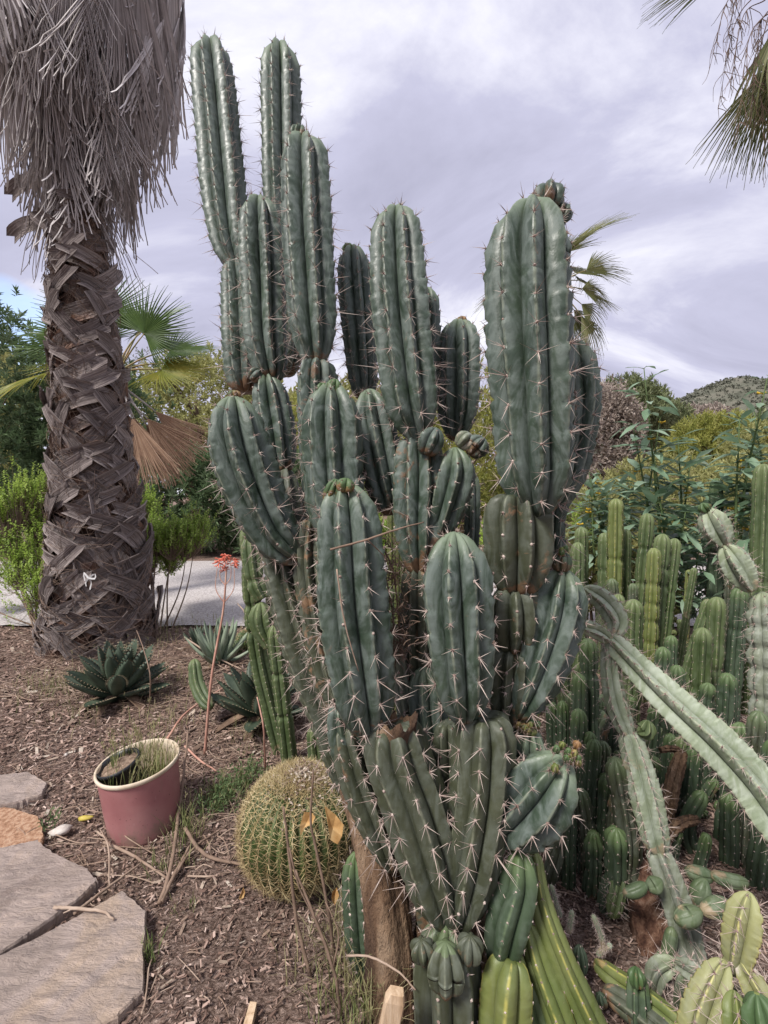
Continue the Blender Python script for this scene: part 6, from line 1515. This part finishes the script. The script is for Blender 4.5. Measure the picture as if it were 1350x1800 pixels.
stick('pink thin stalk standing behind the golden barrel', [(466, 1355, 0.0), (463, 1280, (2.35,)), (452, 1225, (2.4,))], 0.005, 0.75, mat='stalk')
stick('short pinkish twig right of the pot', [(325, 1330, 0.05), (350, 1345, 0.02), (382, 1360, 0)], 0.006, 0.6, mat='stalk')
stick('grey wavy twig on the mulch below the barrel', [(330, 1545, 0), (370, 1550, 0.01), (408, 1538, 0)], 0.004, 0.8)
stick('dry weed stem standing in front of the golden barrel', [(545, 1720, 0), (520, 1610, (1.45,)), (508, 1500, (1.47,)), (498, 1418, (1.5,))], 0.006, 0.15, branches=([(508, 1490, (1.47,)), (530, 1570, (1.46,)), (570, 1640, (1.45,))],))
stick('tall thin dark weed stem rising before the barrel', [(590, 1700, 0), (575, 1590, (1.42,)), (555, 1490, (1.45,)), (546, 1440, (1.46,)), (551, 1352, (1.48,))], 0.005, 0.05)
stick('dead weed stalk between the barrel and the little blue cactus', [(600, 1790, 0), (585, 1700, (1.3,)), (548, 1600, (1.36,)), (520, 1530, (1.4,))], 0.005, 0.1, branches=([(585, 1700, (1.3,)), (595, 1640, (1.33,)), (572, 1585, (1.36,))],))
stick('thin pale root curling over the mulch near the bottom edge', [(250, 1800, 0.02), (256, 1770, 0.01), (262, 1715, 0.01), (268, 1690, 0.0)], 0.0032, 0.9)
stick('pale curved stem arching beside the woody trunk', [(610, 1680, (1.25,)), (650, 1682, (1.2,)), (700, 1708, (1.15,)), (730, 1740, (1.12,))], 0.003, 0.9, group='dry stems by the trunk')
stick('dead grey branch caught across the front cactus stem', [(580, 966, (1.12,)), (640, 950, (1.14,)), (700, 930, (1.17,)), (745, 918, (1.2,))], 0.0030, 0.2, branches=([(645, 948, (1.14,)), (680, 985, (1.2,)), (715, 1060, (1.3,))],), group='dry stems by the trunk')
stick('long straw stuck on the front cactus stem', [(592, 1000, (1.14,)), (605, 1090, (1.13,)), (630, 1180, (1.14,))], 0.0022, 0.75, group='dry stems by the trunk')
# loose fine twigs: one mass
r = np.random.default_rng(31); G_ = Geo()
def soil_pts(n, x0, x1, y0, y1):
    return np.stack([r.uniform(x0, x1, n), r.uniform(y0, y1, n)], -1)
def in_poly(p, poly):
    x, y = p[:, 0], p[:, 1]; ins = np.zeros(len(p), bool); m = len(poly)
    for i in range(m):
        a, b = poly[i], poly[(i + 1) % m]
        c = ((a[1] > y) != (b[1] > y)) & (x < (b[0] - a[0]) * (y - a[1]) / (b[1] - a[1] + 1e-12) + a[0]); ins ^= c
    return ins
polys = [np.array([G(*q)[:2] for q in s]) for s in STONES]; gpoly = np.array([G(*q)[:2] for q in [(-260, 1385), (20, 1425), (70, 1440), (78, 1475), (60, 1510), (-40, 1560), (-300, 1600)]])
def clear(p, shrink=1.0):
    ok = np.ones(len(p), bool)
    for q in polys:
        c = q.mean(0); ok &= ~in_poly(p, c + (q - c) * shrink)
    return ok
p = soil_pts(3200, -3.8, 2.6, 1.0, 5.1); p = p[clear(p, 0.97)]
for x, y in p:
    a = r.uniform(0, 6.28); L = r.uniform(0.02, 0.12) * (1 if y < 2.4 else 1.5); d_ = np.array([math.cos(a), math.sin(a), r.normal(0, 0.12)]); c = np.array([x, y, float(ground_z(x, y)) + 0.012])
    rr_ = r.uniform(0.0008, 0.0024)
    v, f = tube([c - d_ * L / 2, c + r.normal(0, 0.006, 3), c + d_ * L / 2], [rr_, rr_ * 0.6], 3, n=4); G_.add(v, f, r.uniform(0, 1))
for k in range(520):                                       # straws and broken twigs between the pot, the agaves and the barrel
    x, y = r.uniform(-1.6, -0.35), r.uniform(1.7, 3.2)
    a = r.uniform(0, 6.28); L = r.uniform(0.05, 0.20); d_ = np.array([math.cos(a), math.sin(a), r.normal(0, 0.15)]); c = np.array([x, y, float(ground_z(x, y)) + r.uniform(0.012, 0.03)])
    rr_ = r.uniform(0.001, 0.0028)
    v, f = tube([c - d_ * L / 2, c + r.normal(0, 0.012, 3), c + d_ * L / 2], [rr_, rr_ * 0.6], 3, n=5); G_.add(v, f, r.uniform(0.3, 1))
for k in range(900):                                       # heap of fallen fibre and broken stalks round the palm foot
    x, y = r.uniform(-3.0, -0.9), r.uniform(3.1, 4.5)
    a = r.uniform(0, 6.28); L = r.uniform(0.08, 0.30); d_ = np.array([math.cos(a), math.sin(a), r.normal(0, 0.18)]); c = np.array([x, y, float(ground_z(x, y)) + r.uniform(0.01, 0.05)])
    rr_ = r.uniform(0.0015, 0.004)
    v, f = tube([c - d_ * L / 2, c + r.normal(0, 0.015, 3), c + d_ * L / 2], [rr_, rr_ * 0.6], 4, n=5); G_.add(v, f, r.uniform(0, 1))
tag(G_.build('twig_litter', MAT['twig'], None, (0, 2, 0), False, 'stuff'), 'fine broken twigs scattered over the mulch', 'twigs')
# bark chips: thin irregular plates scattered over the soil, one mass
def chips(name, n, box, lmin, lmax, mat, label, cat, seed, dens=None, tone=(0, 1), shrink=0.985):
    r = np.random.default_rng(seed)
    p = np.stack([r.uniform(box[0], box[1], n), r.uniform(box[2], box[3], n)], -1)
    k = clear(p, r.uniform(0.9, 1.0, n)[:, None] if False else shrink) & (~in_poly(p, gpoly) | (r.uniform(0, 1, n) < 0.12)) & (r.uniform(0, 1, n) < np.clip((2.2 / np.maximum(p[:, 1], 0.5)) ** 1.1, 0.2, 1)); p = p[k]; n = len(p)
    L = r.uniform(lmin, lmax, n) * np.clip(p[:, 1] / 1.8, 0.9, 1.8); Wd = L * r.uniform(0.10, 0.38, n); Th = r.uniform(0.0015, 0.004, n)
    a = r.uniform(0, 6.28, n); pi = r.normal(0, 0.28, n); ro = r.normal(0, 0.35, n)
    X_ = np.stack([np.cos(a) * np.cos(pi), np.sin(a) * np.cos(pi), np.sin(pi)], -1); Z_ = np.array([0, 0, 1.0]); Y_ = norm(np.cross(np.broadcast_to(Z_, X_.shape), X_)); Zc = np.cross(X_, Y_); Y_ = Y_ * np.cos(ro)[:, None] + Zc * np.sin(ro)[:, None]; Zc = np.cross(X_, Y_)
    C = np.stack([p[:, 0], p[:, 1], ground_z(p[:, 0], p[:, 1]) + r.uniform(0.001, 0.016, n)], -1)
    def v(sx, sy, sz, jit=0.2): return C + X_ * (L * sx * (1 + r.uniform(-jit, jit, n)))[:, None] / 2 + Y_ * (Wd * sy * (1 + r.uniform(-jit, jit, n)))[:, None] / 2 + Zc * (Th * sz)[:, None]
    V = np.stack([v(-1, -0.7, 0), v(0.9, -1, 0), v(1, 0.8, 0), v(-0.9, 1, 0), v(-1, -0.7, 1), v(0.9, -1, 1), v(1, 0.8, 1), v(-0.9, 1, 1)], 1).reshape(-1, 3)
    i = np.arange(n)[:, None] * 8
    F = np.concatenate([i + np.array([q]) for q in (([4, 5, 6, 7], [0, 1, 5, 4], [2, 3, 7, 6]) if lmax > 0.02 else ([4, 5, 6, 7], [0, 1, 5, 4]))])
    t = np.repeat(np.clip(r.beta(1.1, 1.6, n) * (tone[1] - tone[0]) + tone[0], 0, 1), 8)
    o = mk(name, V, F, MAT[mat], None, (0, 2, 0), False, {'tone': t}, 'stuff'); tag(o, label, cat)
chips('mulch_chips', 80000, (-4.6, 3.2, 0.75, 5.2), 0.008, 0.030, 'chip', 'brown bark mulch chips covering the garden bed', 'mulch', 41)
chips('mulch_crumbs', 34000, (-3.6, 2.6, 0.75, 3.6), 0.004, 0.014, 'chip', 'fine crumbs of bark filling the garden bed', 'mulch', 43, shrink=0.955)
chips('leaf_crumbs', 3600, (-4.0, 3.0, 0.8, 5.0), 0.02, 0.045, 'litter', 'pale dry leaf scraps scattered on the mulch', 'litter', 42, tone=(0.3, 1.0))
def pebble(label, px, py, size, mat, seed, stretch=(1.6, 0.8, 0.6), rot=0.5, name='stone', cat='stone'):
    r = np.random.default_rng(seed); c = G(px, py) + np.array([0, 0, size * stretch[2] * 0.55]); el = np.linspace(-1.57, 1.57, 10); th = np.linspace(0, 6.283, 16, endpoint=False)
    d_ = np.stack([np.cos(el)[:, None] * np.cos(th), np.cos(el)[:, None] * np.sin(th), np.repeat(np.sin(el)[:, None], 16, 1)], -1).reshape(-1, 3)
    k = 1 + 0.10 * np.sin(d_[:, 0] * 4 + seed) + 0.08 * np.sin(d_[:, 1] * 5 + d_[:, 2] * 3); V = d_ * k[:, None] * np.array(stretch) * size
    V = V @ np.array([[math.cos(rot), math.sin(rot), 0], [-math.sin(rot), math.cos(rot), 0], [0, 0, 1]])
    tag(mk(name, V + c, grid_faces(10, 16), MAT[mat], None, c, True), label, cat)
pebble('pale elongated stone on the mulch beside the orange grit', 107, 1463, 0.030, 'rock', 1)
pebble('small round white pebble above the left flagstone', 116, 1328, 0.012, 'rock', 2, (1, 1, 0.7))
pebble('yellow fallen fruit lying left of the pot', 150, 1440, 0.022, 'fruit', 3, (1.5, 0.55, 0.5), 0.2, 'fallen_fruit', 'fruit')
# wooden stake at the bottom edge
b = W(668, 1880, 1.06); t_ = W(697, 1742, 1.04); ax = norm(t_ - b); sx = norm(np.cross(ax, [0, 1.0, 0])); sy = np.cross(sx, ax)
rows = []
base_ = b - ax * (b[2] + 0.05) / ax[2]
for q, w_ in ((base_, 1.0), (t_ - ax * 0.02, 1.0), (t_, 0.72)):
    for u, v_ in ((-1, -0.8), (-0.85, -1), (0.85, -1), (1, -0.8), (1, 0.8), (0.85, 1), (-0.85, 1), (-1, 0.8)):
        rows.append(q + sx * u * 0.022 * w_ + sy * v_ * 0.013 * w_ + rng.normal(0, 0.0006, 3))
V = np.array(rows); F = [grid_faces(3, 8), np.array([[16, 17, 18, 19, 20, 21, 22, 23]])]
tag(mk('wooden_stake', V, F, MAT['stake'], None, base_), 'pale raw wooden stake at the bottom edge before the trunk', 'stake')
b = G(440, 1800); G_ = Geo()
tag(mk('wood_offcut', np.array([[x, y, z] for z in (0.0, 0.03) for x, y in ((b[0] - 0.012, b[1] - 0.03), (b[0] + 0.012, b[1] - 0.03), (b[0] + 0.010, b[1] + 0.03), (b[0] - 0.010, b[1] + 0.032))]),
       np.array([[4, 5, 6, 7], [0, 1, 5, 4], [1, 2, 6, 5], [2, 3, 7, 6], [3, 0, 4, 7]]), MAT['stake'], None, b), 'short pale wood offcut on the mulch at the bottom edge', 'wood')
# withered flower remains hanging in the cactus
r = np.random.default_rng(51); G_ = Geo(); c0 = W(690, 1010, 1.30)
for (x, y, n, s) in ((672, 1005, 90, 0.022), (695, 1010, 80, 0.022), (690, 1075, 120, 0.028), (697, 1110, 70, 0.02), (690, 1145, 60, 0.018), (705, 1145, 50, 0.016), (680, 960, 30, 0.015)):
    c = W(x, y, 1.31)
    for k in range(n):
        q = c + r.normal(0, s, 3); d_ = rand_dir(r, 1)[0]; v, f = tube([q, q + d_ * 0.012 + r.normal(0, .004, 3), q + d_ * 0.026], [0.0016, 0.0014, 0.0008], 3, n=4); G_.add(v, f, r.uniform(0, 0.35))
for pts in ([(668, 955), (690, 1000), (700, 1080), (703, 1140)], [(676, 1005), (690, 1075), (693, 1145)]):
    v, f = tube([W(x, y, 1.31) for x, y in pts], [0.003, 0.002], 5); G_.add(v, f, 0.1)
tag(G_.build('withered_flowers', MAT['twig'], None, c0), 'dark withered flower remains hanging beside the front cactus stem', 'dead flowers')
